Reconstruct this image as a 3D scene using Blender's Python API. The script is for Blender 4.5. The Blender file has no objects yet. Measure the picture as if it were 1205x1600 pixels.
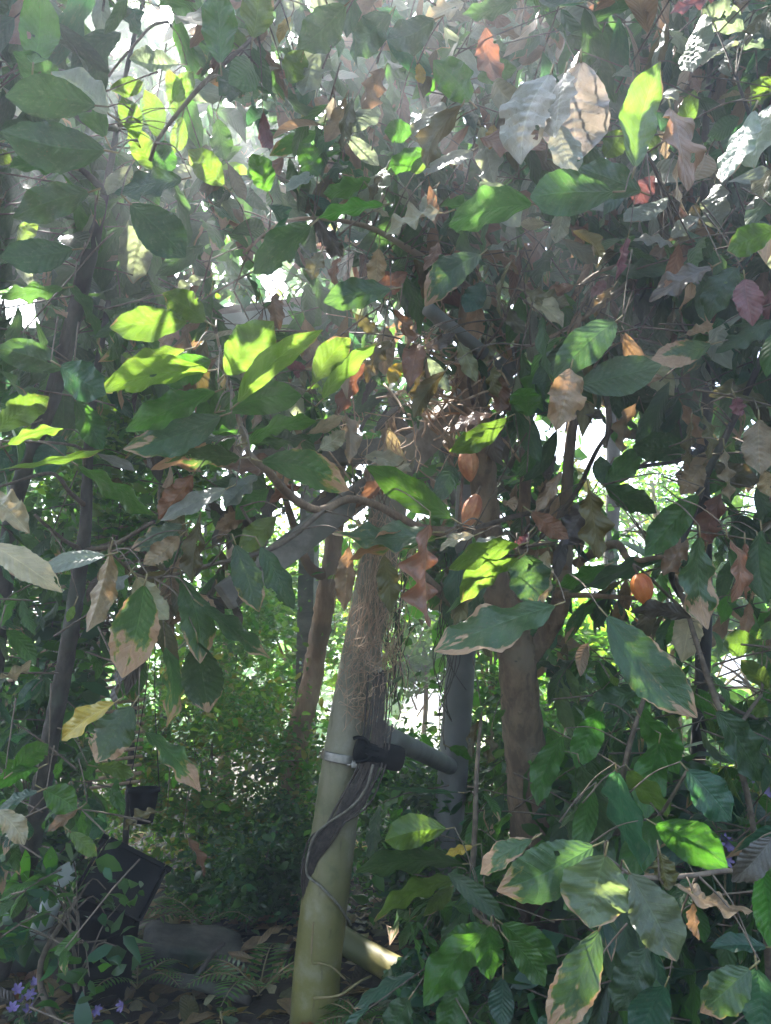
import bpy, math, random
import numpy as np
random.seed(7); rng = np.random.default_rng(11)
SC = bpy.context.scene; COL = SC.collection
R = math.radians

# ------------------------------------------------------------------ camera
GLARE_HAZE = .0245
FPX = 1202.0; PITCH = R(12.0); EYE = np.array([0.0, 0.0, 1.35])
FW = np.array([0, math.cos(PITCH), math.sin(PITCH)]); UP = np.array([0, -math.sin(PITCH), math.cos(PITCH)]); RT = np.array([1.0, 0, 0])
def P(px, py, d):
    return EYE + d*(FW + RT*((px-602.5)/FPX) + UP*((800-py)/FPX))
def proj(p):
    v = np.asarray(p) - EYE; d = v@FW
    return 602.5 + FPX*(v@RT)/d, 800 - FPX*(v@UP)/d, d
def gd(py):                       # camera depth at which this image row meets level ground
    return EYE[2]/(-(math.sin(PITCH) - math.cos(PITCH)*(py-800)/FPX))
cam = bpy.data.cameras.new('camera'); camo = bpy.data.objects.new('camera', cam); COL.objects.link(camo)
camo.location = EYE; camo.rotation_euler = (R(90)+PITCH, 0, 0)
cam.sensor_fit = 'VERTICAL'; cam.angle = 2*math.atan(800/FPX); cam.clip_end = 500; cam.clip_start = 0.05
SC.camera = camo

# ------------------------------------------------------------------ light
SUN_EL, SUN_AZ = R(54), R(-32)     # azimuth from the view direction, left of it
SUN = np.array([math.sin(SUN_AZ)*math.cos(SUN_EL), math.cos(SUN_AZ)*math.cos(SUN_EL), math.sin(SUN_EL)])
w = bpy.data.worlds.new('World'); SC.world = w; w.use_nodes = True
nt = w.node_tree; nt.nodes.clear()
sky = nt.nodes.new('ShaderNodeTexSky'); sky.sky_type = 'NISHITA'; sky.sun_disc = False
sky.sun_elevation = SUN_EL; sky.sun_rotation = SUN_AZ; sky.dust_density = 3.0; sky.air_density = 1.0; sky.ozone_density = 1.0
bg = nt.nodes.new('ShaderNodeBackground'); bg.inputs['Strength'].default_value = 0.15
wo = nt.nodes.new('ShaderNodeOutputWorld'); nt.links.new(sky.outputs[0], bg.inputs[0]); nt.links.new(bg.outputs[0], wo.inputs[0])
sl = bpy.data.lights.new('sun', 'SUN'); sl.energy = 4.4; sl.angle = R(0.6); sl.color = (1.0, 0.96, 0.90)
so = bpy.data.objects.new('sun', sl); COL.objects.link(so)
import mathutils
so.rotation_euler = mathutils.Vector(-SUN).to_track_quat('-Z', 'Y').to_euler()
SC.view_settings.view_transform = 'Standard'; SC.view_settings.look = 'None'; SC.view_settings.exposure = 3.35; SC.view_settings.gamma = 1
SC.cycles.max_bounces = 7; SC.cycles.diffuse_bounces = 4; SC.cycles.glossy_bounces = 2; SC.cycles.transmission_bounces = 5; SC.cycles.volume_bounces = 0
SC.cycles.sample_clamp_indirect = 6; SC.cycles.use_denoising = True; SC.cycles.caustics_reflective = False; SC.cycles.caustics_refractive = False

# ------------------------------------------------------------------ materials
def newmat(name):
    m = bpy.data.materials.new(name); m.use_nodes = True; t = m.node_tree; t.nodes.clear()
    return m, t, (lambda k: t.nodes.new(k)), (lambda a, b: t.links.new(a, b))
def mth(t, op, a, b=None, c=None):
    n = t.nodes.new('ShaderNodeMath'); n.operation = op
    for i, x in enumerate((a, b, c)):
        if x is None: continue
        if isinstance(x, (int, float)): n.inputs[i].default_value = x
        else: t.links.new(x, n.inputs[i])
    return n.outputs[0]
def sstep(t, x, lo, hi):
    n = t.nodes.new('ShaderNodeMapRange'); n.interpolation_type = 'SMOOTHSTEP'
    t.links.new(x, n.inputs[0]); n.inputs[1].default_value = lo; n.inputs[2].default_value = hi
    return n.outputs[0]
def mixc(t, f, a, b, mode='MIX'):
    n = t.nodes.new('ShaderNodeMix'); n.data_type = 'RGBA'; n.blend_type = mode
    for s, x in ((0, f), (6, a), (7, b)):
        if isinstance(x, (int, float)): n.inputs[s].default_value = x
        elif isinstance(x, tuple): n.inputs[s].default_value = (*x, 1)
        else: t.links.new(x, n.inputs[s])
    return n.outputs[2]

def leaf_material():
    m, t, N, L = newmat('leaf')
    co = N('ShaderNodeAttribute'); co.attribute_name = 'leafco'
    ti = N('ShaderNodeAttribute'); ti.attribute_name = 'tint'
    sx = N('ShaderNodeSeparateXYZ'); L(co.outputs['Vector'], sx.inputs[0]); u, v, r = sx.outputs
    av = mth(t, 'ABSOLUTE', v)
    cmb = N('ShaderNodeCombineXYZ'); L(mth(t, 'MULTIPLY', u, 2.4), cmb.inputs[0]); L(v, cmb.inputs[1]); L(mth(t, 'MULTIPLY', r, 37.0), cmb.inputs[2])
    n1 = N('ShaderNodeTexNoise'); n1.inputs['Scale'].default_value = 1.5; n1.inputs['Detail'].default_value = 5; L(cmb.outputs[0], n1.inputs['Vector'])
    n2 = N('ShaderNodeTexNoise'); n2.inputs['Scale'].default_value = 7; n2.inputs['Detail'].default_value = 4; L(cmb.outputs[0], n2.inputs['Vector'])
    dry = ti.outputs['Alpha']
    # withering creeps in from the tip and the margin
    e = mth(t, 'ADD', mth(t, 'MULTIPLY', mth(t, 'POWER', u, 2.0), 0.75), mth(t, 'MULTIPLY', mth(t, 'POWER', av, 6.0), 0.25))
    e = mth(t, 'ADD', e, mth(t, 'MULTIPLY', mth(t, 'SUBTRACT', n1.outputs[0], 0.5), 1.7))
    e = mth(t, 'ADD', e, mth(t, 'MULTIPLY', mth(t, 'SUBTRACT', n2.outputs[0], 0.5), 0.22))
    e = mth(t, 'ADD', e, mth(t, 'MULTIPLY', dry, 1.5))
    mask = mth(t, 'MULTIPLY', sstep(t, e, 0.985, 1.06), mth(t, 'GREATER_THAN', dry, 0.02))
    halo = mth(t, 'MULTIPLY', sstep(t, e, 0.87, 1.02), mth(t, 'GREATER_THAN', dry, 0.02))
    base = mixc(t, sstep(t, n1.outputs[0], 0.25, 0.8), ti.outputs['Color'], mixc(t, 1.0, ti.outputs['Color'], (0.62, 0.66, 0.62), 'MULTIPLY'))
    # veins: midrib and slanted laterals
    mid = mth(t, 'SUBTRACT', 1.0, sstep(t, av, 0.015, 0.055))
    ph = mth(t, 'SUBTRACT', mth(t, 'MULTIPLY', u, 10.0), mth(t, 'MULTIPLY', av, 1.7))
    fr = mth(t, 'ABSOLUTE', mth(t, 'SUBTRACT', mth(t, 'FRACT', ph), 0.5))
    lat = mth(t, 'SUBTRACT', 1.0, sstep(t, fr, 0.02, 0.075))
    vein = mth(t, 'MAXIMUM', mid, mth(t, 'MULTIPLY', lat, 0.45))
    tanc = mixc(t, n2.outputs[0], (0.31, 0.185, 0.105), (0.44, 0.295, 0.18))
    base = mixc(t, mth(t, 'MULTIPLY', halo, mth(t, 'MULTIPLY', r, 0.7)), base, (0.23, 0.19, 0.05))
    base = mixc(t, mask, base, tanc)
    base = mixc(t, mth(t, 'MULTIPLY', vein, 0.30), base, mixc(t, 1.0, base, (1.9, 1.9, 1.7), 'MULTIPLY'))
    n5 = N('ShaderNodeTexNoise'); n5.inputs['Scale'].default_value = 4.2; n5.inputs['Detail'].default_value = 9; n5.inputs['Roughness'].default_value = .75; L(cmb.outputs[0], n5.inputs['Vector'])
    base = mixc(t, mth(t, 'MULTIPLY', sstep(t, n5.outputs[0], .50, .72), .32), base, (.16, .175, .13))
    base = mixc(t, mth(t, 'MULTIPLY', sstep(t, n5.outputs[0], .46, .30), .35), base, mixc(t, 1.0, base, (.55, .6, .5), 'MULTIPLY'))
    # small insect spots
    n3 = N('ShaderNodeTexNoise'); n3.inputs['Scale'].default_value = 16; n3.inputs['Detail'].default_value = 1; L(cmb.outputs[0], n3.inputs['Vector'])
    base = mixc(t, mth(t, 'MULTIPLY', sstep(t, n3.outputs[0], 0.70, 0.76), 0.5), base, (0.12, 0.07, 0.03))
    pr = N('ShaderNodeBsdfPrincipled'); L(base, pr.inputs['Base Color'])
    L(mth(t, 'ADD', 0.31, mth(t, 'ADD', mth(t, 'MULTIPLY', mask, 0.25), mth(t, 'MULTIPLY', n2.outputs[0], 0.14))), pr.inputs['Roughness'])
    pr.inputs['Specular IOR Level'].default_value = 0.55
    tr = N('ShaderNodeBsdfTranslucent')
    sg_ = N('ShaderNodeSeparateColor'); L(ti.outputs['Color'], sg_.inputs[0])
    flag = mth(t, 'MAXIMUM', mth(t, 'LESS_THAN', dry, -0.5), sstep(t, sg_.outputs[1], .24, .34))
    tc = mixc(t, 1.0, base, mixc(t, mth(t, 'MAXIMUM', mask, flag), (2.7, 2.8, 1.5), (1.15, 0.95, 0.75)), 'MULTIPLY')
    tc = mixc(t, mth(t, 'MULTIPLY', vein, 0.35), tc, mixc(t, 1.0, tc, (0.6, 0.62, 0.5), 'MULTIPLY'))
    L(tc, tr.inputs['Color'])
    bmp = N('ShaderNodeBump'); bmp.inputs['Strength'].default_value = 0.46; bmp.inputs['Distance'].default_value = 0.006
    pil = mth(t, 'MULTIPLY', mth(t, 'COSINE', mth(t, 'MULTIPLY', ph, 6.2832)), mth(t, 'MULTIPLY', sstep(t, av, 0.0, 0.3), -0.30))
    h = mth(t, 'ADD', mth(t, 'ADD', pil, mth(t, 'MULTIPLY', vein, -0.25)), mth(t, 'MULTIPLY', n2.outputs[0], 0.5))
    L(h, bmp.inputs['Height']); L(bmp.outputs[0], pr.inputs['Normal']); L(bmp.outputs[0], tr.inputs['Normal'])
    mx = N('ShaderNodeMixShader'); L(mth(t, 'SUBTRACT', 0.42, mth(t, 'MULTIPLY', mth(t, 'MAXIMUM', mask, flag), 0.10)), mx.inputs[0])
    L(pr.outputs[0], mx.inputs[1]); L(tr.outputs[0], mx.inputs[2])
    out = N('ShaderNodeOutputMaterial'); L(mx.outputs[0], out.inputs[0])
    return m
MLEAF = leaf_material()

def small_leaf_material():
    m, t, N, L = newmat('small_leaf')
    ti = N('ShaderNodeAttribute'); ti.attribute_name = 'tint'
    pr = N('ShaderNodeBsdfPrincipled'); L(ti.outputs['Color'], pr.inputs['Base Color']); pr.inputs['Roughness'].default_value = 0.38
    tr = N('ShaderNodeBsdfTranslucent'); L(mixc(t, 1.0, ti.outputs['Color'], (3.4, 3.8, 1.3), 'MULTIPLY'), tr.inputs['Color'])
    mx = N('ShaderNodeMixShader'); mx.inputs[0].default_value = 0.42; L(pr.outputs[0], mx.inputs[1]); L(tr.outputs[0], mx.inputs[2])
    out = N('ShaderNodeOutputMaterial'); L(mx.outputs[0], out.inputs[0])
    return m
MSMALL = small_leaf_material()

def rough_material(name, c1, c2, c3=None, scale=8, stretch=(1, 1, 1), rough=0.8, bump=0.4, dist=0.01, spots=0.0, metal=0.0, spec=.5):
    m, t, N, L = newmat(name)
    tc = N('ShaderNodeTexCoord'); mp = N('ShaderNodeMapping'); mp.inputs['Scale'].default_value = stretch; L(tc.outputs['Object'], mp.inputs[0])
    n1 = N('ShaderNodeTexNoise'); n1.inputs['Scale'].default_value = scale; n1.inputs['Detail'].default_value = 7; n1.inputs['Roughness'].default_value = 0.65; L(mp.outputs[0], n1.inputs['Vector'])
    n2 = N('ShaderNodeTexNoise'); n2.inputs['Scale'].default_value = scale*0.28; n2.inputs['Detail'].default_value = 4; L(tc.outputs['Object'], n2.inputs['Vector'])
    c = mixc(t, sstep(t, n1.outputs[0], 0.35, 0.68), c1, c2)
    if c3: c = mixc(t, sstep(t, n2.outputs[0], 0.5, 0.66), c, c3)
    if spots:
        vo = N('ShaderNodeTexVoronoi'); vo.inputs['Scale'].default_value = scale*0.9; L(tc.outputs['Object'], vo.inputs['Vector'])
        c = mixc(t, mth(t, 'MULTIPLY', mth(t, 'SUBTRACT', 1.0, sstep(t, vo.outputs['Distance'], 0.12, 0.24)), spots), c, (0.035, 0.025, 0.02))
    pr = N('ShaderNodeBsdfPrincipled'); L(c, pr.inputs['Base Color']); pr.inputs['Roughness'].default_value = rough; pr.inputs['Metallic'].default_value = metal; pr.inputs['Specular IOR Level'].default_value = spec
    b = N('ShaderNodeBump'); b.inputs['Strength'].default_value = bump; b.inputs['Distance'].default_value = dist; L(n1.outputs[0], b.inputs['Height']); L(b.outputs[0], pr.inputs['Normal'])
    out = N('ShaderNodeOutputMaterial'); L(pr.outputs[0], out.inputs[0])
    return m
MBARK = rough_material('cacao_bark', (0.15, 0.098, 0.06), (0.33, 0.225, 0.14), (0.25, 0.195, 0.13), scale=16, stretch=(1, 1, .35), bump=.9, dist=.016, spots=.3)
MDARKBARK = rough_material('dark_bark', (0.035, 0.028, 0.022), (0.085, 0.07, 0.055), (0.07, 0.075, 0.055), scale=22, stretch=(1, 1, .3), bump=.8)
MTANBARK = rough_material('tan_bark', (0.32, 0.18, 0.10), (0.52, 0.33, 0.205), (0.30, 0.20, 0.13), scale=12, stretch=(1, 1, .3), bump=.9, dist=.02)
MTWIG = rough_material('twig', (0.085, 0.062, 0.042), (0.18, 0.135, 0.095), scale=30, bump=.4, dist=.003)
MPETIOLE = rough_material('petiole', (0.16, 0.14, 0.05), (0.24, 0.17, 0.09), scale=30, bump=.2, dist=.002)
MROOT = rough_material('root_fibre', (0.28, 0.18, 0.115), (0.56, 0.39, 0.26), scale=20, bump=.2, dist=.003)
MVINE = rough_material('vine_stem', (0.10, 0.088, 0.066), (0.21, 0.19, 0.145), scale=35, bump=.6, dist=.004)
MDARKROOT = rough_material('dark_root', (0.03, 0.024, 0.02), (0.09, 0.07, 0.055), scale=40, bump=.8, dist=.006)
MPOST = rough_material('weathered_post', (0.20, 0.19, 0.12), (0.30, 0.27, 0.15), (0.17, 0.16, 0.05), scale=9, stretch=(1, 1, .18), rough=.55, bump=.25, dist=.004)
MYPOST = rough_material('yellow_green_post', (0.13, 0.115, 0.03), (0.22, 0.185, 0.05), (0.09, 0.10, 0.035), scale=9, stretch=(1, 1, .2), rough=.55, bump=.25, dist=.004)
def post_material():
    m, t, N, L = newmat('mossy_post'); tc = N('ShaderNodeTexCoord'); mp = N('ShaderNodeMapping'); mp.inputs['Scale'].default_value = (1, 1, .18); L(tc.outputs['Object'], mp.inputs[0])
    n1 = N('ShaderNodeTexNoise'); n1.inputs['Scale'].default_value = 11; n1.inputs['Detail'].default_value = 7; L(mp.outputs[0], n1.inputs['Vector'])
    n2 = N('ShaderNodeTexNoise'); n2.inputs['Scale'].default_value = 40; n2.inputs['Detail'].default_value = 3; L(mp.outputs[0], n2.inputs['Vector'])
    sx = N('ShaderNodeSeparateXYZ'); L(tc.outputs['Object'], sx.inputs[0])
    hz = mth(t, 'ADD', sx.outputs[2], mth(t, 'MULTIPLY', mth(t, 'SUBTRACT', n1.outputs[0], .5), .9))
    top = mixc(t, n1.outputs[0], (.15, .14, .095), (.24, .215, .145)); low = mixc(t, n1.outputs[0], (.11, .105, .028), (.20, .175, .045))
    c = mixc(t, sstep(t, hz, .1, 1.3), low, top)
    n4 = N('ShaderNodeTexNoise'); n4.inputs['Scale'].default_value = 6; n4.inputs['Detail'].default_value = 8; n4.inputs['Roughness'].default_value = .7; L(tc.outputs['Object'], n4.inputs['Vector'])
    c = mixc(t, mth(t, 'MULTIPLY', sstep(t, n4.outputs[0], .5, .68), .6), c, (.075, .085, .035))
    c = mixc(t, mth(t, 'MULTIPLY', sstep(t, n4.outputs[0], .5, .34), .35), c, (.34, .32, .26))
    c = mixc(t, mth(t, 'MULTIPLY', sstep(t, n2.outputs[0], .6, .72), .55), c, (.07, .06, .03))
    pr = N('ShaderNodeBsdfPrincipled'); L(c, pr.inputs['Base Color']); pr.inputs['Roughness'].default_value = .55
    bm_ = N('ShaderNodeBump'); bm_.inputs['Strength'].default_value = .35; bm_.inputs['Distance'].default_value = .004; L(n2.outputs[0], bm_.inputs['Height']); L(bm_.outputs[0], pr.inputs['Normal'])
    out = N('ShaderNodeOutputMaterial'); L(pr.outputs[0], out.inputs[0]); return m
MPOSTG = post_material()
MGREY = rough_material('grey_pipe', (0.16, 0.16, 0.15), (0.24, 0.235, 0.22), (0.12, 0.125, 0.11), scale=8, stretch=(1, 1, .3), rough=.6, bump=.3, dist=.004)
MBLACK = rough_material('black_plastic', (0.005, 0.006, 0.007), (0.011, 0.012, 0.013), (0.018, 0.016, 0.012), scale=10, spec=.18, rough=.75, bump=.15, dist=.003)
MSTEEL = rough_material('clamp_steel', (0.20, 0.195, 0.18), (0.34, 0.33, 0.30), (0.22, 0.15, 0.10), scale=22, rough=.5, bump=.1, dist=.002, metal=.9)
MWOODB = rough_material('weathered_beam', (0.13, 0.115, 0.09), (0.27, 0.24, 0.20), (0.11, 0.12, 0.085), scale=10, stretch=(.3, 1, 1), bump=.5)
MWHITE = rough_material('stained_concrete', (0.52, 0.50, 0.46), (0.68, 0.66, 0.62), (0.40, 0.38, 0.33), scale=6, rough=.85, bump=.3)
MCLAY = rough_material('faded_roof', (0.40, 0.26, 0.20), (0.52, 0.38, 0.31), (0.42, 0.36, 0.31), scale=5, rough=.9, bump=.4)
MPOD = rough_material('cacao_pod', (0.50, 0.17, 0.07), (0.66, 0.32, 0.15), (0.36, 0.11, 0.05), scale=26, rough=.5, bump=.7, dist=.006)
MPODO = rough_material('ripe_pod', (0.55, 0.14, 0.035), (0.68, 0.24, 0.06), (0.48, 0.10, 0.03), scale=20, rough=.4, bump=.5, dist=.005)
MSTONE = rough_material('mossy_stone', (0.055, 0.05, 0.042), (0.13, 0.12, 0.10), (0.04, 0.06, 0.03), scale=8, rough=.95, bump=.9, dist=.02)
MSOIL = rough_material('soil', (0.022, 0.017, 0.012), (0.06, 0.045, 0.032), (0.045, 0.05, 0.025), scale=3.5, rough=1, bump=1, dist=.05)
MPALE = rough_material('pale_clearing', (0.42, 0.39, 0.32), (0.58, 0.55, 0.47), (0.36, 0.38, 0.24), scale=1.2, rough=1, bump=.4)
MJUG = rough_material('pale_plastic', (0.44, 0.48, 0.44), (0.56, 0.6, 0.55), (0.30, 0.34, 0.28), scale=7, rough=.45, bump=.1, dist=.002)
MOLIVE = rough_material('brown_clay', (0.07, 0.055, 0.035), (0.12, 0.095, 0.06), scale=10, rough=.85, bump=.4)
MPETAL = rough_material('purple_petal', (0.15, 0.10, 0.26), (0.26, 0.20, 0.40), scale=30, rough=.6, bump=.1, dist=.002)

# ------------------------------------------------------------------ mesh helpers
class Bag:
    def __init__(s): s.v = []; s.f = []; s.n = 0; s.co = []; s.ti = []; s.mi = []; s.hasattr = False; s.cur = 0
    def add(s, V, F, co=None, ti=None):
        V = np.asarray(V, float).reshape(-1, 3); F = np.asarray(F, int).reshape(-1, 4)
        s.v.append(V); s.f.append(F + s.n); s.n += len(V); s.mi.append(np.full(len(F), s.cur, np.int32))
        if co is not None: s.hasattr = True
        s.co.append(np.zeros((len(V), 3)) if co is None else co); s.ti.append(np.zeros((len(V), 4)) if ti is None else ti)
    def build(s, name, mat, parent=None, smooth=True, label=None, kind=None):
        V = np.concatenate(s.v); F = np.concatenate(s.f)
        if parent is not None: V = V - np.array(parent_world(parent))
        me = bpy.data.meshes.new(name)
        tri = F[:, 2] == F[:, 3]
        cnt = np.where(tri, 3, 4); start = np.concatenate([[0], np.cumsum(cnt)[:-1]])
        keep = np.ones(F.shape, bool); keep[tri, 3] = False
        loops = F[keep]
        me.vertices.add(len(V)); me.vertices.foreach_set('co', V.astype(np.float32).ravel())
        me.loops.add(len(loops)); me.loops.foreach_set('vertex_index', loops.astype(np.int32))
        me.polygons.add(len(F)); me.polygons.foreach_set('loop_start', start.astype(np.int32)); me.polygons.foreach_set('loop_total', cnt.astype(np.int32))
        me.polygons.foreach_set('use_smooth', np.full(len(F), smooth))
        mats = mat if isinstance(mat, (list, tuple)) else [mat]
        if len(mats) > 1: me.polygons.foreach_set('material_index', np.concatenate(s.mi))
        me.update(calc_edges=True)
        if s.hasattr:
            a = me.attributes.new('leafco', 'FLOAT_VECTOR', 'POINT'); a.data.foreach_set('vector', np.concatenate(s.co).astype(np.float32).ravel())
            a = me.attributes.new('tint', 'FLOAT_COLOR', 'POINT'); a.data.foreach_set('color', np.concatenate(s.ti).astype(np.float32).ravel())
        for m_ in mats: me.materials.append(m_)
        o = bpy.data.objects.new(name, me); COL.objects.link(o)
        if parent is not None: o.parent = parent
        if label: o['label'] = label
        if kind: o['kind'] = kind
        return o
def parent_world(o):
    p = np.zeros(3)
    while o is not None: p = p + np.array(o.location); o = o.parent
    return p
def thing(name, label, cat, loc, group=None):
    o = bpy.data.objects.new(name, None); COL.objects.link(o); o.location = [float(x) for x in loc]; o.empty_display_size = .1
    o['label'] = label; o['category'] = cat
    if group: o['group'] = group
    return o
def tag(o, label=None, cat=None, group=None, kind=None):
    if label: o['label'] = label
    if cat: o['category'] = cat
    if group: o['group'] = group
    if kind: o['kind'] = kind
    return o
def norm(v): return v/(np.linalg.norm(v, axis=-1, keepdims=True)+1e-12)
def spline(pts, sub=6):
    p = np.asarray(pts, float)
    if len(p) < 3: return np.array([p[0]+(p[-1]-p[0])*k/sub for k in range(sub+1)])
    q = np.vstack([2*p[0]-p[1], p, 2*p[-1]-p[-2]]); out = []
    for i in range(1, len(q)-2):
        for k in range(sub):
            s = k/sub
            out.append(.5*((2*q[i])+(-q[i-1]+q[i+1])*s+(2*q[i-1]-5*q[i]+4*q[i+1]-q[i+2])*s*s+(-q[i-1]+3*q[i]-3*q[i+1]+q[i+2])*s**3))
    out.append(p[-1]); return np.array(out)
def tube(bag, pts, rad, seg=8, sub=6, knob=0.0, cap=True, mi=0):
    """rounded limb through pts (n,3) with radius rad (scalar or list)"""
    pts = np.asarray(pts, float); rad = np.full(len(pts), rad) if np.isscalar(rad) else np.asarray(rad, float)
    q = spline(np.hstack([pts, rad[:, None]]), sub); c, r = q[:, :3], np.maximum(q[:, 3], 1e-4)
    tg = norm(np.gradient(c, axis=0)); ref = np.array([0.0, 0, 1]) if abs(tg[0][2]) < .9 else np.array([1.0, 0, 0])
    s = norm(np.cross(tg[0], ref)); V = []
    ang = np.arange(seg)/seg*2*math.pi
    for i in range(len(c)):
        s = norm(s - (s@tg[i])*tg[i]); b = np.cross(tg[i], s)
        rr = r[i]*(1+knob*rng.normal(size=seg)) if knob else r[i]*np.ones(seg)
        V.append(c[i] + np.outer(np.cos(ang)*rr, s) + np.outer(np.sin(ang)*rr, b))
    V = np.concatenate(V); n = len(c); F = []
    for i in range(n-1):
        for k in range(seg): F.append((i*seg+k, i*seg+(k+1) % seg, (i+1)*seg+(k+1) % seg, (i+1)*seg+k))
    if cap:
        V = np.vstack([V, c[0], c[-1]]); a, b_ = n*seg, n*seg+1
        for k in range(seg):
            F.append((a, (k+1) % seg, k, k)); F.append((b_, (n-1)*seg+k, (n-1)*seg+(k+1) % seg, (n-1)*seg+(k+1) % seg))
    bag.cur = mi; bag.add(V, F); bag.cur = 0
def lathe(bag, prof, seg=28, mat=None):
    """prof: (r,z) list; mat: 4x4 placement"""
    V = []; F = []; n = len(prof)
    for r, z in prof:
        for k in range(seg): V.append((r*math.cos(2*math.pi*k/seg), r*math.sin(2*math.pi*k/seg), z))
    for i in range(n-1):
        for k in range(seg): F.append((i*seg+k, i*seg+(k+1) % seg, (i+1)*seg+(k+1) % seg, (i+1)*seg+k))
    V = np.array(V)
    if mat is not None: V = V@np.array(mat.to_3x3()).T + np.array(mat.translation)
    bag.add(V, F)
def rbox(bag, sx, sy, sz, mat, bev=.012):
    """box with chamfered edges, centred; placed by mat"""
    import bmesh
    bm = bmesh.new(); bmesh.ops.create_cube(bm, size=1); bmesh.ops.scale(bm, vec=(sx, sy, sz), verts=bm.verts)
    bmesh.ops.bevel(bm, geom=bm.edges[:], offset=bev, segments=2, affect='EDGES', profile=.6)
    bm.transform(mat); bm.verts.ensure_lookup_table()
    bmesh.ops.triangulate(bm, faces=[f for f in bm.faces if len(f.verts) > 4])
    V = [v.co[:] for v in bm.verts]; F = [tuple(v.index for v in f.verts) if len(f.verts) == 4 else tuple(v.index for v in f.verts)+(f.verts[2].index,) for f in bm.faces]
    bm.free(); bag.add(V, F)
def frame_mat(p, x, z):
    z = norm(np.asarray(z, float)); x = np.asarray(x, float); x = norm(x-(x@z)*z); y = np.cross(z, x)
    return mathutils.Matrix(((x[0], y[0], z[0], p[0]), (x[1], y[1], z[1], p[1]), (x[2], y[2], z[2], p[2]), (0, 0, 0, 1)))

# ------------------------------------------------------------------ leaves (all vectorised)
def leaves(bag, base, axis, nrm, L, W, tint, dry, curl=None, fold=None, wave=None, twist=None, sick=None, nu=10, nv=4, ragged=None, kind='cacao', quilt=0.0, holes=0):
    base = np.atleast_2d(base); N_ = len(base); axis = norm(np.atleast_2d(axis)); nrm = np.atleast_2d(nrm)
    nrm = norm(nrm-(nrm*axis).sum(1)[:, None]*axis); side = np.cross(nrm, axis)
    ar = lambda x, d: np.full(N_, d) if x is None else np.broadcast_to(np.asarray(x, float), (N_,))
    L = ar(L, .2); W = ar(W, .08); dry = ar(dry, 0)
    curl = rng.normal(.5, .45, N_) if curl is None else ar(curl, 0)
    fold = np.abs(rng.normal(.22, .14, N_)) if fold is None else ar(fold, 0)
    wave = np.abs(rng.normal(.16, .10, N_)) if wave is None else ar(wave, 0)
    twist = rng.normal(0, .35, N_) if twist is None else ar(twist, 0)
    sick = rng.normal(0, .05, N_) if sick is None else ar(sick, 0)
    ragged = np.full(N_, .018) if ragged is None else ar(ragged, .03)
    ph = rng.uniform(0, 6.28, (N_, 1, 1)); rnd = rng.uniform(0, 1, N_)
    u = np.linspace(0, 1, nu+1)[None, :, None]; v = np.linspace(-1, 1, nv+1)[None, None, :]
    if kind == 'cacao':
        prof = np.sin(np.pi*np.clip(u, 0, 1)**1.1)**0.68
        prof = prof*(1-.42*np.clip((u-.84)/.16, 0, 1)**0.8)
    elif kind == 'ovate':
        prof = np.sin(np.pi*np.clip(u, 0, 1)**0.7)**0.9
    else:
        prof = np.sin(np.pi*u)**0.9
    c = np.where(np.abs(curl) < .02, .02, curl)[:, None, None]
    k = 2*np.sin(c/2)/c
    X = ((np.sin(c*(u-.5))+np.sin(c/2))/c)/k; Z = ((np.cos(c*(u-.5))-np.cos(c/2))/c)/k
    Wd = W[:, None, None]/2; Ld = L[:, None, None]; f = fold[:, None, None]; tw = (twist[:, None, None])*(u-.3)
    edge = 1+ragged[:, None, None]*(np.sin(2*np.pi*6.3*u+ph*2+v*1.5)+.8*np.sin(2*np.pi*13.1*u+ph*5+2*v))
    hw = Wd*prof*edge
    y = v*hw*np.cos(f); z = np.abs(v)*hw*np.sin(f)
    z = z + wave[:, None, None]*hw*np.abs(v)**1.6*np.sin(2*np.pi*(2.6+rnd[:, None, None])*u+ph+np.sign(v)*1.1)
    z = z - .18*hw*v*v
    if quilt: z = z + quilt*hw*np.sin(np.pi*np.clip(np.abs(v)*1.05, 0, 1))**.7*np.cos(2*np.pi*(10*u-1.7*np.abs(v)))
    y2 = y*np.cos(tw)-z*np.sin(tw); z2 = y*np.sin(tw)+z*np.cos(tw)
    y2 = y2 + sick[:, None, None]*Ld*np.sin(np.pi*u)
    z2 = z2 + Z*Ld; x2 = X*Ld*np.ones_like(v)
    A = axis[:, None, None, :]; S = side[:, None, None, :]; Nn = nrm[:, None, None, :]
    V = base[:, None, None, :] + x2[..., None]*A + y2[..., None]*S + z2[..., None]*Nn
    m = (nu+1)*(nv+1)
    ii, jj = np.meshgrid(np.arange(nu), np.arange(nv), indexing='ij'); q = (ii*(nv+1)+jj).ravel()
    F1 = np.stack([q, q+nv+1, q+nv+2, q+1], 1); F = (F1[None]+np.arange(N_)[:, None, None]*m).reshape(-1, 4)
    if holes:            # bites and tears, single leaves only
        uu, vv = (ii.ravel()+.5)/nu, (jj.ravel()+.5)/nv*2-1; kp = np.ones(len(F), bool)
        for _ in range(int(holes)):
            u0 = rng.uniform(.2, .98); v0 = rng.choice([-1.05, 1.05]) if rng.random() < .7 else rng.uniform(-.7, .7); r_ = rng.uniform(.02, .055)
            if abs(v0) > 1: r_ *= 1.3
            th = np.arctan2(vv-v0, (uu-u0)*5); kp &= np.hypot(uu-u0, (vv-v0)*.28) > r_*(1+.4*np.sin(3*th+u0*9))
        F = F[kp]
    co = np.empty((N_, nu+1, nv+1, 3)); co[..., 0] = u; co[..., 1] = v; co[..., 2] = rnd[:, None, None]
    ti = np.empty((N_, nu+1, nv+1, 4)); ti[..., :3] = np.asarray(tint)[:, None, None, :]; ti[..., 3] = dry[:, None, None]
    bag.add(V.reshape(-1, 3), F, co.reshape(-1, 3), ti.reshape(-1, 4))

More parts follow.
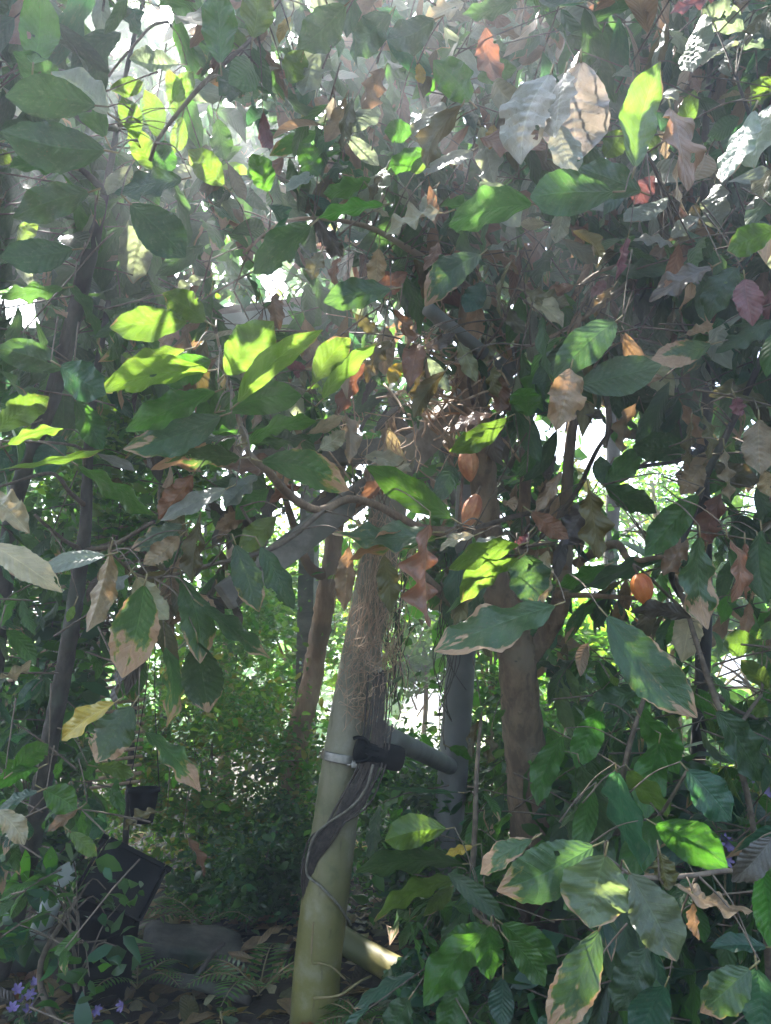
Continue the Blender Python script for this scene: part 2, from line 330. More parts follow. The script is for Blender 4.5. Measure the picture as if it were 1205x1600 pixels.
C = dict(G=(.037, .080, .027), B=(.027, .080, .046), M=(.046, .125, .019), L=(.090, .145, .027), N=(.105, .145, .082), Y=(.42, .28, .035), O=(.42, .27, .14),
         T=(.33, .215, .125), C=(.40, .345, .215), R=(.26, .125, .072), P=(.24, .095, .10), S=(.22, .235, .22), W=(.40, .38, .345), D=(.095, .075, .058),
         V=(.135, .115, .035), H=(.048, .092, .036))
DRY = dict(H=.36, S=.06, G=.0, M=.0, L=.10, B=.0, T=-1, C=-1, R=-1, P=-1, D=-1, V=-1, O=-1, Y=-1)

HERO = """
M 52 100 62 -25 60|T 45 -20 15 68 45|S 170 178 80 112 62|M 165 215 112 112 50|L 172 140 224 128 28|S 280 100 202 92 42|L 215 218 190 150 34
L 245 214 226 140 34|L 276 184 262 106 32|L 270 158 302 112 30|L 238 265 202 198 38|L 285 182 272 240 26|M 258 218 255 275 44|G 165 235 0 205 78
G 150 165 8 150 60|G 110 160 20 80 52|M 110 265 15 262 36|L -12 255 16 240 24|M 120 230 98 268 24|S 205 258 168 305 24|G 285 280 178 302 42
M 345 100 335 -25 56|L 395 60 406 -28 54|L 385 58 360 72 32|Y 455 25 436 68 15|L 452 130 474 78 42|R 455 103 437 121 16|O 540 152 508 222 27
V 550 155 535 238 24|S 588 165 550 207 30|P 412 175 421 232 24|L 350 290 294 234 46|M 420 300 392 240 46|M 500 275 468 222 42|G 340 185 352 250 36
G 540 8 465 75 62|G 610 20 556 88 50|T 600 108 565 170 32|M 585 282 505 302 30|S 490 268 447 300 24|G 680 30 605 62 55|C 725 3 662 32 28
G 810 0 722 22 32|M 735 158 677 94 56|M 745 122 808 108 36|Y 652 98 661 131 17|S 690 158 650 222 42|V 722 165 668 262 44|M 645 205 600 205 36
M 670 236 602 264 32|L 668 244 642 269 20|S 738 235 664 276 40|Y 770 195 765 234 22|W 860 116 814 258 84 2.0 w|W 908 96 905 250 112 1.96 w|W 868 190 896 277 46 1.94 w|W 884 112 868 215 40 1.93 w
G 960 300 828 308 70|L 992 262 1033 96 64 1.9|L 1020 252 1012 190 17|L 1066 216 1086 140 30|R 1048 170 1074 300 46 1.85|O 1062 240 1076 338 12 1.85|L 945 246 978 204 42
S 1096 25 1084 112 36|S 1162 48 1098 14 44|S 1152 70 1098 102 42|P 1122 -6 1047 22 20|L 1216 125 1168 160 38|C 1168 148 1120 158 10|S 1178 172 1128 286 48
S 1212 158 1180 262 56|M 1178 240 1155 286 24|P 1022 275 990 320 36|G 1002 300 905 262 56|G 140 300 20 340 56|L 28 380 58 342 26|G 115 390 0 402 52
G 204 318 290 402 70|S 242 330 200 352 22|G 100 450 0 466 26|G 97 577 -12 543 52|B 94 572 166 616 62|L 293 502 171 512 52 2.1|L 322 502 254 458 48 2.08
L 290 547 188 574 28 2.15|M 330 562 250 597 52 2.2|L 326 580 154 612 46 2.12|M 338 612 196 674 46 2.1|H 346 650 192 702 62 2.14 .25|H 376 716 236 734 46 2.2 .4
L 352 585 428 502 68 2.05|L 372 630 505 515 42 2.05|L 490 600 548 528 44 2.1|L 504 624 592 534 32 2.15|G 486 352 396 428 52|D 492 338 536 402 62 2.9
V 502 396 488 438 36|O 592 388 585 446 31|R 536 400 528 450 16|G 612 452 505 472 46|M 600 320 494 342 24|S 606 260 577 336 38|P 479 576 446 570 18 2.6|P 468 592 458 574 10 2.6
H 752 398 664 479 52 2.6 .3|R 686 378 662 424 20|T 706 394 690 428 11|B 756 440 727 488 36|V 808 400 787 506 13 2.6|R 897 446 848 474 30|R 654 538 640 606 40 2.8
Y 632 566 608 600 22|D 664 542 710 520 22|S 668 558 702 612 24|G 832 320 700 352 60|C 697 333 602 369 24|S 682 294 658 337 17|C 852 350 812 350 20
T 906 484 888 537 20|P 981 371 961 440 36 2.4|S 1042 308 974 346 28|S 1048 372 1094 338 28|S 1052 384 988 376 14|L 1216 358 1136 392 48 1.9|P 1164 436 1176 510 47 2.2
P 1203 452 1200 512 26|G 1152 418 1108 502 50|D 1112 418 1014 472 36|H 1112 538 1018 562 42 2.3 .5|G 962 503 864 592 58 2.2|G 903 602 1034 570 62 2.15|G 1207 503 1118 552 30
R 952 542 918 555 16|P 946 438 924 466 20|S 1118 288 1126 358 38|L -6 674 77 620 46 1.9|L 12 696 100 670 20 2.0|L -2 734 165 702 17 2.0|B 97 680 60 747 42
M 118 625 160 704 42|M 121 727 242 806 28 2.1|S 150 708 211 736 14|V 140 735 206 760 22|C -14 775 47 834 62 1.9|C -14 850 97 926 50 1.8|S 166 868 59 894 30 2.0
T 172 860 135 988 40 2.1|R 302 742 247 812 42 2.2|S 354 764 250 814 34 2.2|H 286 820 204 858 34 2.3 .3|T 281 838 224 882 34 2.2|V 312 815 300 912 46 2.3
M 350 642 472 618 52 2.2|M 384 692 494 658 30 2.3|G 388 692 486 682 24 2.4|H 408 721 546 766 56 2.05 .33|C 482 677 536 650 20 2.4|C 500 702 539 672 32 2.4
T 386 800 336 827 28|L 432 808 374 862 40 2.4|H 368 850 405 957 46 2.2 .2|G 407 853 460 952 38 2.25|M 420 764 368 812 36|S 402 743 352 793 28|M 706 810 571 727 52 2.0
H 678 832 518 834 48 2.1 .25|H 682 842 544 878 36 2.15 .5|R 672 818 672 980 46 1.95|L 792 654 702 706 36 2.5|R 770 648 700 678 20 2.55|M 826 652 815 606 48 2.5|T 892 576 868 674 60 2.1
L 812 852 701 889 36 2.2|L 812 872 720 942 38 2.2|H 812 866 838 944 66 2.3 .15|R 830 800 889 842 32 2.4|P 826 834 802 860 18 2.4|C 742 837 687 862 20 2.4|S 778 840 735 860 18 2.5
D 926 780 878 852 62 2.5|V 920 764 936 874 44 2.4|M 945 758 1002 698 38 2.8|G 945 758 1026 802 42 2.8|G 943 758 938 712 30 2.8|G 1076 702 988 698 50 2.7|V 1081 658 1078 732 18 2.6
V 1098 648 1106 720 17 2.6|T 1099 726 1064 774 38 2.6|T 1186 655 1189 742 52 2.3|O 1196 736 1204 776 28 2.3|T 1132 700 1141 784 15 2.4|P 1149 621 1160 650 22 2.4|M 1092 773 1008 868 52 2.5
T 1072 838 1036 900 38 2.9|H 1094 838 1106 984 50 2.1 .4|R 1136 838 1143 942 21 2.3|R 1164 848 1165 938 21 2.3|P 1184 846 1189 912 13 2.3|G 1190 828 1200 944 40 2.3|G 1034 872 888 926 32 2.9
M 946 884 868 917 28 2.4|S 202 898 164 952 28 2.2|C 214 902 264 968 62 2.1|H 226 914 191 1060 76 2.0 .42|L 116 946 105 972 13 2.4|C -6 1060 49 1031 14 2.2|Y 180 1098 96 1157 36 2.1
H 207 1103 150 1192 62 2.05 .3|H 258 1010 260 1137 34 2.3 .35|H 309 1003 326 1114 64 2.2 .25|H 284 903 313 1037 50 2.3 .3|H 316 946 423 1029 32 2.2 .3|H 226 1143 314 1237 32 2.3 .35
M 18 1208 76 1163 36 2.2|M 62 1200 -4 1234 26 2.2|M 68 1234 120 1264 46 2.4|C -8 1266 39 1320 36 2.0|T 123 1264 74 1300 19 2.5|L 110 1300 152 1338 25 2.6|V 251 1269 194 1297 17 2.8
B 60 1237 -2 1264 16 2.3|R 292 1308 319 1372 17 3.2|L 150 1198 212 1212 22 2.8|T 546 853 538 954 42 2.6|V 600 868 611 958 38 2.7|H 868 946 678 1018 62 2.0 .3
V 751 1124 738 1187 20 3.2|V 768 1140 758 1200 16 3.2|M 702 1168 742 1190 18 3.2|H 948 962 1090 1122 80 2.0 .34|D 1082 966 984 956 30 2.3|L 1182 1000 1130 1006 42 2.8|L 1202 1077 1158 1030 34 2.8
L 1210 972 1182 998 24 2.8|L 1168 1095 1200 1120 26 2.8|G 997 1080 918 1102 34 2.8|M 1012 1068 1000 1112 30 2.8|L 698 1295 601 1313 56 2.6|G 724 1350 556 1362 34 2.6
Y 739 1322 696 1336 14 2.6|L 714 1374 584 1441 34 2.7|L 708 1385 662 1432 26 2.7|H 928 1322 776 1392 82 1.85 .27|H 832 1312 750 1366 38 1.9 .5|N 946 1336 921 1450 108 1.75 m|N 984 1364 1058 1502 80 1.8 m
V 1032 1333 1046 1392 42 1.9|T 1056 1383 1177 1424 28 1.9|T 1084 1410 1093 1470 23 1.9|B 1198 1480 1110 1481 34 2.0|H 1172 1514 1094 1582 66 1.8 .25|B 1182 1512 1192 1625 62 1.85
H 936 1453 858 1614 66 1.8 .38|M 760 1460 662 1572 64 2.3|M 768 1446 767 1532 46 2.25|M 794 1470 852 1542 42 2.25|M 784 1443 872 1506 52 2.35|B 786 1528 784 1606 40 2.3|M 762 1448 694 1478 46 2.4
B 964 1205 992 1373 62 2.2|M 1024 1288 1138 1356 66 2.2|B 1074 1203 1143 1283 62 2.3|L 984 1203 1042 1277 42 2.4|D 1208 1308 1143 1378 48 1.95|M 1190 1358 1202 1480 52 2.0|M 928 1236 902 1332 36 2.5
B 717 1238 603 1230 13 2.9|G 905 1190 935 1330 50 2.7|M 1000 1120 1060 1210 50 2.6|M 880 1150 840 1260 44 2.7|G 1120 1110 1190 1220 56 2.5|M 940 1110 900 1200 46 2.7|M 1030 1160 1010 1280 54 2.6
G 640 1560 600 1620 44 2.4|B 900 1560 830 1640 60 2.0|B 1040 1540 1000 1640 60 2.0|M 720 1530 690 1620 50 2.4|G 1010 1480 960 1580 60 2.2
"""
# plants: key -> dict of bags
BRT = {}
HL = []
for line in HERO.replace('\n', '|').split('|'):
    s = line.split()
    if not s: continue
    k = s[0]; bx, by, tx, ty, wp = map(float, s[1:6]); d = None; dry = DRY.get(k, 0); opt = ''
    if len(s) > 6: d = float(s[6])
    if len(s) > 7:
        try: dry = float(s[7])
        except ValueError: opt = s[7]
    ln = math.hypot(tx-bx, ty-by)
    if d is None: d = min(2.9, max(1.9, .20*FPX/max(ln, 2.0*wp)))
    if opt == 'm': dry = .13
    if opt == 'w': dry = .0
    HL.append(dict(k=k, b=(bx, by), t=(tx, ty), w=wp, d=d, ln=ln, dry=dry, opt=opt))

# more sunlit and withered leaves between them, each on its own twig
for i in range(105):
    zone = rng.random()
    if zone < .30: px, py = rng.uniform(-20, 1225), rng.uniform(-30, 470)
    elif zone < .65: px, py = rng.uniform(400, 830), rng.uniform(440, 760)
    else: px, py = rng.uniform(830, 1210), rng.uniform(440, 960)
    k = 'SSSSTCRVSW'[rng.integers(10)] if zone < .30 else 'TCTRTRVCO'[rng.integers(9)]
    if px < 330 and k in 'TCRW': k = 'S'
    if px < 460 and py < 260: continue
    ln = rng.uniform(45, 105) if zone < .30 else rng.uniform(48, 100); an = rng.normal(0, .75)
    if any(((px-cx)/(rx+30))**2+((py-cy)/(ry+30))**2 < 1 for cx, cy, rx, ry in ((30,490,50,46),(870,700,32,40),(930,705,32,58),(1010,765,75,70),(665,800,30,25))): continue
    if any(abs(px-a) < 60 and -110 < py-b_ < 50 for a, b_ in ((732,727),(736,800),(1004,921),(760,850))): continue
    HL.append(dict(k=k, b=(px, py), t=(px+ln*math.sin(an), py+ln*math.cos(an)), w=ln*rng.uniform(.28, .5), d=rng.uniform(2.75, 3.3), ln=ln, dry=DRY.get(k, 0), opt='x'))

def owner(px, py, d):
    if py > 1290 and px > 840: return 'sapling_right'
    if py > 1180 and px > 560: return 'sapling_mid'
    if py > 1060 and px > 860: return 'sapling_right'
    if px < 130 and py > 600 or (px < 200 and py > 1060): return 'left_low'
    if px < 330 and py < 600: return 'cacao_left' if not (px > 150 and py > 440) else 'cacao_main'
    if px < 480 and py < 250: return 'cacao_left'
    if px > 955 : return 'cacao_right'
    return 'cacao_main'
OWN = ('cacao_main', 'cacao_left', 'cacao_right', 'left_low', 'sapling_mid', 'sapling_right', 'far_left', 'far_right')
PL = {k: dict(green=Bag(), dry=Bag(), young=Bag()) for k in OWN}
def bagfor(pl, k, dry): return PL[pl]['young'] if k == 'L' else PL[pl]['dry'] if k in 'TCRPDVOY' else PL[pl]['green']

# limbs: owner, [(px,py,depth,width px)...]
LIMB = {
 'cacao_main': [
  [(852,1492,3.95,84),(838,1350,3.85,72),(826,1230,3.8,66),(815,1120,3.75,61),(806,1020,3.7,58),(792,965,3.68,52),(776,920,3.66,46),(765,850,3.6,43),(756,760,3.55,42),(750,690,3.5,40),(742,630,3.5,36),(728,550,3.45,30),(735,440,3.4,24),(760,300,3.4,18),(800,120,3.4,14),(820,-60,3.4,9)],
  [(815,1040,3.72,30),(848,1000,3.7,29),(872,955,3.65,30),(882,905,3.6,22),(886,830,3.62,20),(886,760,3.66,18),(893,680,3.7,16),(908,600,3.7,14),(945,470,3.65,14),(960,300,3.6,11),(940,120,3.5,8)],
  [(800,985,3.72,30),(812,900,3.8,22),(820,780,3.85,19),(823,660,3.85,16),(812,550,3.8,15),(800,430,3.7,12),(690,250,3.6,9),(640,60,3.5,7)],
  [(752,838,3.55,20),(660,825,3.2,15),(590,790,3.0,13),(545,780,2.9,13),(500,797,2.8,13),(455,776,2.7,14),(418,736,2.55,13),(390,710,2.5,11),(375,660,2.45,8),(362,610,2.4,6),(352,580,2.38,5),(338,520,2.33,4)],
  [(505,797,2.8,9),(450,843,2.7,8),(400,866,2.6,7),(330,882,2.5,6),(230,903,2.35,5),(170,862,2.25,4)],
  [(418,848,2.68,5),(395,822,2.6,5),(376,792,2.55,4)],
  [(886,800,3.62,9),(840,800,3.5,8),(800,808,3.4,8),(760,820,3.25,7),(716,829,3.1,5)],
  [(845,840,3.6,9),(900,770,3.5,8),(935,700,3.3,7),(985,640,3.2,6)],
  [(945,700,3.2,7),(952,650,3.2,9),(940,590,3.3,9)],
  [(775,965,3.64,24),(725,945,3.5,22),(682,920,3.3,16),(640,870,3.0,8)],
  [(740,630,3.45,8),(733,590,3.3,6),(752,550,3.2,5),(776,520,3.1,5),(790,495,3.0,5)],
  [(870,930,3.5,16),(910,930,3.2,9),(1000,935,3.0,7)],
  [(735,450,3.4,14),(640,390,3.1,10),(560,350,3.0,8),(450,345,2.9,6),(380,395,2.85,5)],
  [(800,430,3.7,14),(860,480,3.4,9),(930,430,3.2,8),(1010,400,3.1,6)],
  [(950,470,3.6,12),(985,440,3.3,9),(900,505,3.0,7),(830,540,2.9,5)],
  [(870,880,3.5,10),(862,850,3.2,8),(815,856,2.7,5)],
  [(900,880,3.5,14),(960,850,3.2,13),(985,875,3.0,10),(1035,870,2.8,7)],
 ],
 'cacao_left': [
  [(-40,1560,3.5,34),(-25,1250,3.4,30),(-5,1000,3.3,28),(8,900,3.25,27),(22,790,3.2,25),(55,690,3.1,25),(85,610,3.1,25),(112,510,3.0,24),(140,400,2.95,22),(160,320,2.95,14),(178,230,3.0,9),(200,100,3.1,7),(240,-60,3.2,5)],
  [(70,650,3.1,16),(92,600,3.05,16),(102,540,3.0,15),(120,480,3.0,12)],
  [(235,250,2.5,7),(248,217,2.45,6),(300,150,2.45,7),(350,100,2.5,7),(398,55,2.6,6),(450,-20,2.7,5)],
  [(170,120,2.4,4),(180,105,2.4,4),(210,70,2.45,4),(238,40,2.5,5),(262,34,2.55,5)],
  [(165,300,2.9,12),(120,260,2.7,8),(60,240,2.5,6),(0,225,2.4,5)],
  [(180,200,2.9,12),(130,190,2.6,8),(70,120,2.4,6)],
  [(150,305,2.6,3),(145,360,2.55,3),(120,410,2.5,3)],
 ],
 'cacao_right': [
  [(1075,1440,4.1,26),(1086,1280,4.05,24),(1092,1150,4.0,23),(1100,1000,3.95,23),(1101,850,3.9,22),(1098,720,3.8,20),(1108,600,3.7,18),(1120,480,3.6,15),(1100,300,3.4,12),(1110,100,3.3,9),(1120,-60,3.3,7)],
  [(1098,960,3.9,12),(1050,905,3.0,10),(1080,810,2.9,12),(1105,740,2.9,12),(1140,670,2.85,11),(1178,588,2.8,10),(1206,500,2.8,9),(1215,380,2.8,7),(1190,240,2.7,6),(1150,120,2.6,5)],
  [(1055,900,3.0,8),(1075,960,2.85,8),(1100,1040,2.75,9),(1118,1090,2.7,10),(1140,1150,2.65,10),(1165,1230,2.6,10),(1179,1302,2.6,8)],
  [(1145,1155,2.65,5),(1165,1120,2.75,6),(1190,1085,2.8,5)],
  [(1098,700,3.8,10),(1060,720,3.3,7),(1000,730,2.95,6),(945,757,2.8,5)],
  [(1110,560,3.7,10),(1060,380,3.2,8),(1030,280,2.8,7),(1010,240,2.4,5)],
  [(1118,1085,2.75,8),(1150,1110,2.9,7),(1190,1125,3.0,6)],
 ],
 'left_low': [
  [(-6,1530,3.4,36),(28,1405,3.25,33),(58,1270,3.1,30),(80,1150,3.0,27),(105,1020,2.95,26),(122,910,2.9,23),(133,830,2.85,19),(137,740,2.85,16),(141,660,2.8,13),(155,560,2.8,11),(170,470,2.8,8)],
  [(133,790,2.85,9),(110,770,2.7,7),(80,740,2.5,6),(0,760,2.2,4)],
  [(128,860,2.88,9),(95,840,2.6,6),(55,805,2.4,5)],
  [(135,860,2.85,9),(180,850,2.8,8),(240,815,2.7,6)],
  [(133,730,2.85,6),(125,700,2.6,5),(60,690,2.2,4),(0,690,2.0,4)],
 ],
 'sapling_mid': [
  [(742,1520,3.2,12),(738,1440,3.0,11),(738,1380,2.9,10),(742,1300,2.9,9),(745,1210,3.0,7),(752,1120,3.2,5)],
  [(738,1420,2.9,8),(760,1440,2.5,7),(775,1448,2.35,6)],
 ],
 'sapling_right': [
  [(1205,1640,2.6,13),(1200,1500,2.4,11),(1190,1400,2.2,10),(1160,1362,2.05,9),(1080,1368,1.95,8),(1020,1372,1.9,8),(985,1366,1.85,6),(945,1336,1.85,4)],
  [(1030,1372,1.9,5),(1042,1390,1.9,4)],
  [(940,1640,3.0,14),(945,1440,2.9,13),(960,1300,2.8,11),(980,1180,2.7,9),(1010,1080,2.7,7)],
  [(960,1300,2.8,8),(1020,1285,2.5,6),(1075,1203,2.35,5)],
 ],
 'far_left': [
  [(250,1260,7.2,22),(262,1000,7.2,20),(255,700,7.2,18),(270,300,7.2,15),(280,-100,7.2,9)],
  [(262,560,7.2,14),(120,300,7.2,9),(20,60,7.2,5)], [(268,420,7.2,12),(420,200,7.1,8),(520,0,7.0,4)],
 ],
 'far_right': [
  [(960,1250,7.4,24),(950,1000,7.4,22),(958,700,7.4,20),(940,300,7.4,16),(930,-100,7.3,9)],
  [(955,560,7.4,14),(760,300,7.3,9),(640,100,7.2,5)], [(945,420,7.4,12),(1100,220,7.3,8),(1200,0,7.2,4)],
 ],
}
SK = {}          # sampled limb points per owner, for attaching twigs
LIMBPTS = {}
for ow, lst in LIMB.items():
    allp = []
    LIMBPTS[ow] = []
    for l in lst:
        pts = np.array([P(a, b, c) for a, b, c, _ in l]); rad = np.array([wd*c/FPX/2 for _, _, c, wd in l])
        LIMBPTS[ow].append((pts, rad)); allp.append(spline(pts, 8))
    SK[ow] = np.concatenate(allp)

tun_o, tun_r = [], []
pet = {}
for h in HL:
    k, d = h['k'], h['d']; pl = owner(*h['b'], d)
    Lp = h['ln']*d/FPX
    dt = rng.normal(-.10, .22)*Lp
    if k == 'S': dt = rng.uniform(-.5, -.1)*Lp
    B_ = P(*h['b'], d); T_ = P(*h['t'], d+dt)
    a = T_-B_; Lr = np.linalg.norm(a); a = a/Lr; cen = (B_+T_)/2
    vd = norm(EYE-cen); f = norm(vd-(vd@a)*a)           # faces the camera as much as it can
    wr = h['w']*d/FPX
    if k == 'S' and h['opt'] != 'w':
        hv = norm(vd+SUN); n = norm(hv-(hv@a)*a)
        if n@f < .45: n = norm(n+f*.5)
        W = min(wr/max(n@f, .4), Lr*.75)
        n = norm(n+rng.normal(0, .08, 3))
    else:
        ratio = np.clip(rng.normal(.42, .03), .36, .48)
        if k == 'W': ratio = .55
        cosr = min(.97, wr/(ratio*Lr)); phi = math.acos(max(cosr, .35)); W = wr/max(cosr, .35) if wr > ratio*Lr*.35 else wr/.6
        W = max(W, wr*1.02)
        sg = -1 if k in 'LM' else (1 if rng.random() < .6 else -1)
        sd = np.cross(a, f); n1 = f*math.cos(phi)+sd*math.sin(phi); n2 = f*math.cos(phi)-sd*math.sin(phi)
        n = n1 if (n1[2]-n2[2])*sg > 0 else n2
    if n[2] < 0: n = -n
    tint = np.array(C[k])*rng.uniform(.85, 1.18)*(1+rng.normal(0, .05, 3)); isdry = k in 'TCRDVOP'
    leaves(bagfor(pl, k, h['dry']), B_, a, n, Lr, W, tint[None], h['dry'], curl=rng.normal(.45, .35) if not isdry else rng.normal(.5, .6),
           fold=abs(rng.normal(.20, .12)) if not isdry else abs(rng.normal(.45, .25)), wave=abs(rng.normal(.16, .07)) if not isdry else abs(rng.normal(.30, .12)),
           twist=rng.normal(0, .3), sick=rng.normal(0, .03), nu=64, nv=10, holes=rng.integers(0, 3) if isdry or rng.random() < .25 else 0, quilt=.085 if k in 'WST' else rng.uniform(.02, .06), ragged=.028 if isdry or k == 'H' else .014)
    h['c'] = cen; h['pl'] = pl
    if k in 'LSW' or (h['opt'] == 'x' and rng.random() < .6) or h['ln'] > 100 and k in 'TOR':
        for q in (.2, .5, .85): tun_o.append(B_+(T_-B_)*q); tun_r.append((.035+.09*Lr))
    # petiole and twig back to the nearest limb of its plant
    sk = SK[pl]; j = np.argmin(((sk-B_)**2).sum(1)); q = sk[j]; dist = np.linalg.norm(q-B_)
    s0 = B_-a*.03
    if dist < .40:
        mid = (s0*.55+q*.45)+np.array([0, 0, .12*dist])
        tube(PL[pl]['green'], [s0, mid, q], [.0018, .0022, .003+.003*dist], seg=5, sub=4, mi=1)
    else:
        dr = norm(q-B_); tube(PL[pl]['green'], [s0, s0+dr*.1+np.array([0, 0, .03]), s0+dr*.2+np.array([0, 0, .03])], [.0018, .0022, .003], seg=5, sub=4, mi=1)
    tube(PL[pl]['green'], [B_+a*.004, s0], [.0026, .0024], seg=5, sub=2, mi=2)
for px, py, d in ((732,727,2.98),(736,800,2.98),(1004,921,2.65),(745,690,3.4),(760,850,3.5)): tun_o.append(P(px, py, d)); tun_r.append(.08)
tun_o = np.array(tun_o); tun_r = np.array(tun_r)
def lit_path(p):       # True where a leaf would stand in the way of a sunlit one
    q = np.asarray(p)-tun_o; t_ = q@SUN; dd = np.linalg.norm(q-t_[:, None]*SUN, axis=1)
    return bool(np.any((t_ > .10) & (dd < tun_r)))

# ------------------------------------------------------------------ canopy fill
OPEN = [(500,940,75,90),(400,1040,110,80),(665,1080,48,130),(1010,765,75,70),(870,700,32,40),(930,705,32,58),(1115,680,26,45),(30,490,50,46),(1150,1050,50,50),(425,445,30,40),(360,420,70,40),
        (400,492,95,22),(50,535,55,16),(655,800,26,20),(110,350,8,14),(66,350,12,12),(103,20,16,20),(222,22,14,12),(735,1030,30,60),(330,1180,150,190),(230,1400,130,130),(120,760,90,70),(180,830,80,70),(1000,1060,40,30),
        (915,780,30,30),(980,1040,24,26),(930,1090,20,24),(1165,800,22,34),(1150,28,20,12),(1192,222,18,24)]
CLEARF = [((852,1492),(826,1230),42),((826,1230),(808,1010),40),((808,1010),(776,920),34),((776,920),(750,690),26),((480,1600),(545,1130),60),((545,1130),(600,870),52),((722,1000),(695,1360),26),
          ((440,1290),(505,920),26),((560,1170),(700,1200),34),((440,870),(600,760),26),((690,500),(750,550),18),((590,1500),(670,1550),26),((735,725),(738,805),22),((1005,905),(1005,940),20),((60,1270),(135,830),18),((885,860),(890,680),14),((22,790),(112,510),12),((1098,720),(1090,1200),14),((60,1450),(108,1365),30),((125,1550),(200,1385),22),((250,1500),(350,1500),26),((10,1555),(210,1578),42)]
def blocked(px, py, d):
    for cx, cy, rx, ry in OPEN:
        if ((px-cx)/rx)**2+((py-cy)/ry)**2 < rng.uniform(.6, 1.15): return True
    for (x0, y0), (x1, y1), r in CLEARF:
        dx, dy = x1-x0, y1-y0; s = min(1, max(0, ((px-x0)*dx+(py-y0)*dy)/(dx*dx+dy*dy)))
        if math.hypot(px-x0-s*dx, py-y0-s*dy) < r: return True
    return False
SKYH = [(668,1108,32,46),(103,20,18,22),(222,22,16,14),(1150,28,24,15),(1190,220,22,28),(218,425,12,10),(272,425,10,16)]+OPEN[4:6]+OPEN[7:10]+[(400,500,85,20),(1150,1045,32,30),(655,800,22,16),(110,350,8,14),(66,350,12,12),(440,1010,16,16),(390,1050,12,14),(905,660,30,40)]
FARH = SKYH+[(500,940,75,90),(1010,765,75,70),(660,1080,48,130),(400,1040,110,80)]
def hole(px, py, d):
    return any(((px-cx)/rx)**2+((py-cy)/ry)**2 < rng.uniform(.5, 1.2) for cx, cy, rx, ry in FARH)
def region(px, py):     # spray density, kinds, leaf length
    if py < 560:
        if px < 330: return 1.0, 'GGMGGGMGGGBS', .265
        if px < 620: return .9, 'GGBGSGMRTGGV', .235
        return 1.0, 'GGGGGBGMTVGSGRTS', .24
    if py < 760:
        if px < 140: return .5, 'GGMMB', .15
        if px < 560: return .35, 'GGMDT', .17
        if px < 800: return .9, 'TDTDVTGTDR', .14
        return .75, 'GGGBGMGTDR', .24
    if py < 1000:
        if px < 130: return .6, 'GGMBM', .13
        if px < 430: return .30, 'GGDVT', .17
        if px < 740: return .05, 'G', .15
        return .55, 'GGGMBMTV', .20
    if px < 200: return .65, 'GGBM', .13
    if px < 640: return .06, 'G', .12
    if py < 1230: return .38 if px < 860 else .6, 'GMMLG', .18
    return .9, 'GMMBGM', .22
leafsets = {}
HB = np.array([h['b'] for h in HL]); HT = np.array([h['t'] for h in HL]); HD = np.array([h['d'] for h in HL]); HWd = np.array([h['w'] for h in HL])
for x0, y0, x1, y1, d0, w0 in ((732,705,732,750,3.0,38),(728,780,742,825,3.0,38),(1000,900,1008,944,2.66,44),(776,920,750,690,3.48,26),(750,690,742,630,3.4,22)):
    HB = np.vstack([HB, [x0, y0]]); HT = np.vstack([HT, [x1, y1]]); HD = np.append(HD, d0); HWd = np.append(HWd, w0)
def veils(px, py, d):      # would hide one of the near leaves
    e = HT-HB; q = np.array([px, py])-HB; t_ = np.clip((q*e).sum(1)/(e*e).sum(1), 0, 1); dd = np.linalg.norm(q-t_[:, None]*e, axis=1)
    return bool(np.any((dd < HWd*.55+16) & (d < HD+.06)))
def spray(px, py, d, kinds, LL, far=False, pl=None):
    p0 = P(px, py, d); pl = pl or owner(px, py, d)
    az = rng.uniform(0, 2*math.pi); el = rng.normal(-.15, .35)
    dr = np.array([math.cos(az)*math.cos(el), math.sin(az)*math.cos(el), math.sin(el)])
    n = rng.integers(4, 8); ln = LL*rng.uniform(.9, 1.6)
    tw = []; any_ = False
    for i in range(n):
        q = p0+dr*ln*(.25+.75*i/(n-1)) - np.array([0, 0, .12*ln*(i/(n-1))**2])
        sgn = 1 if i % 2 else -1
        sd = np.array([-dr[1], dr[0], 0]); sd = norm(sd)
        ax = norm(dr*rng.uniform(.3, .9)+sd*sgn*rng.uniform(.5, 1.0)+np.array([0, 0, -rng.uniform(.3, 1.9)]))
        k = kinds[rng.integers(len(kinds))]
        l = LL*rng.uniform(.65, 1.3)
        c_ = q+ax*l*.5
        x_, y_, d_ = proj(c_)
        if d_ < 1.7 or veils(x_, y_, d_): continue
        x2, y2, d2 = proj(q+ax*l*.85)
        if veils(x2, y2, d2): continue
        bl = hole if far else blocked
        if bl(x_, y_, d_) or bl(*proj(q+ax*l*.85)[:2], d_) or lit_path(c_) or lit_path(q+ax*l*.85): continue
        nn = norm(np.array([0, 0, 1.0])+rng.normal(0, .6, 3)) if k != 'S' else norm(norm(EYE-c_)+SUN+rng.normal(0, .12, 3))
        dry = DRY.get(k, 0)
        kk = k
        if k in 'GMB' and rng.random() < .22: dry = rng.uniform(.12, .4)
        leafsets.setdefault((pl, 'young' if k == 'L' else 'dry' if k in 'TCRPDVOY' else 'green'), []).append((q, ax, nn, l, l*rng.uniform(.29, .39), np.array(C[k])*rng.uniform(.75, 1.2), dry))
        tw.append(q); any_ = True
    if any_ and len(tw) > 1:
        tube(PL[pl]['green'], [p0-dr*.12, p0, tw[len(tw)//2], tw[-1]], [.0038, .0034, .0026, .0016], seg=4, sub=2, cap=False, mi=1)
step = 42
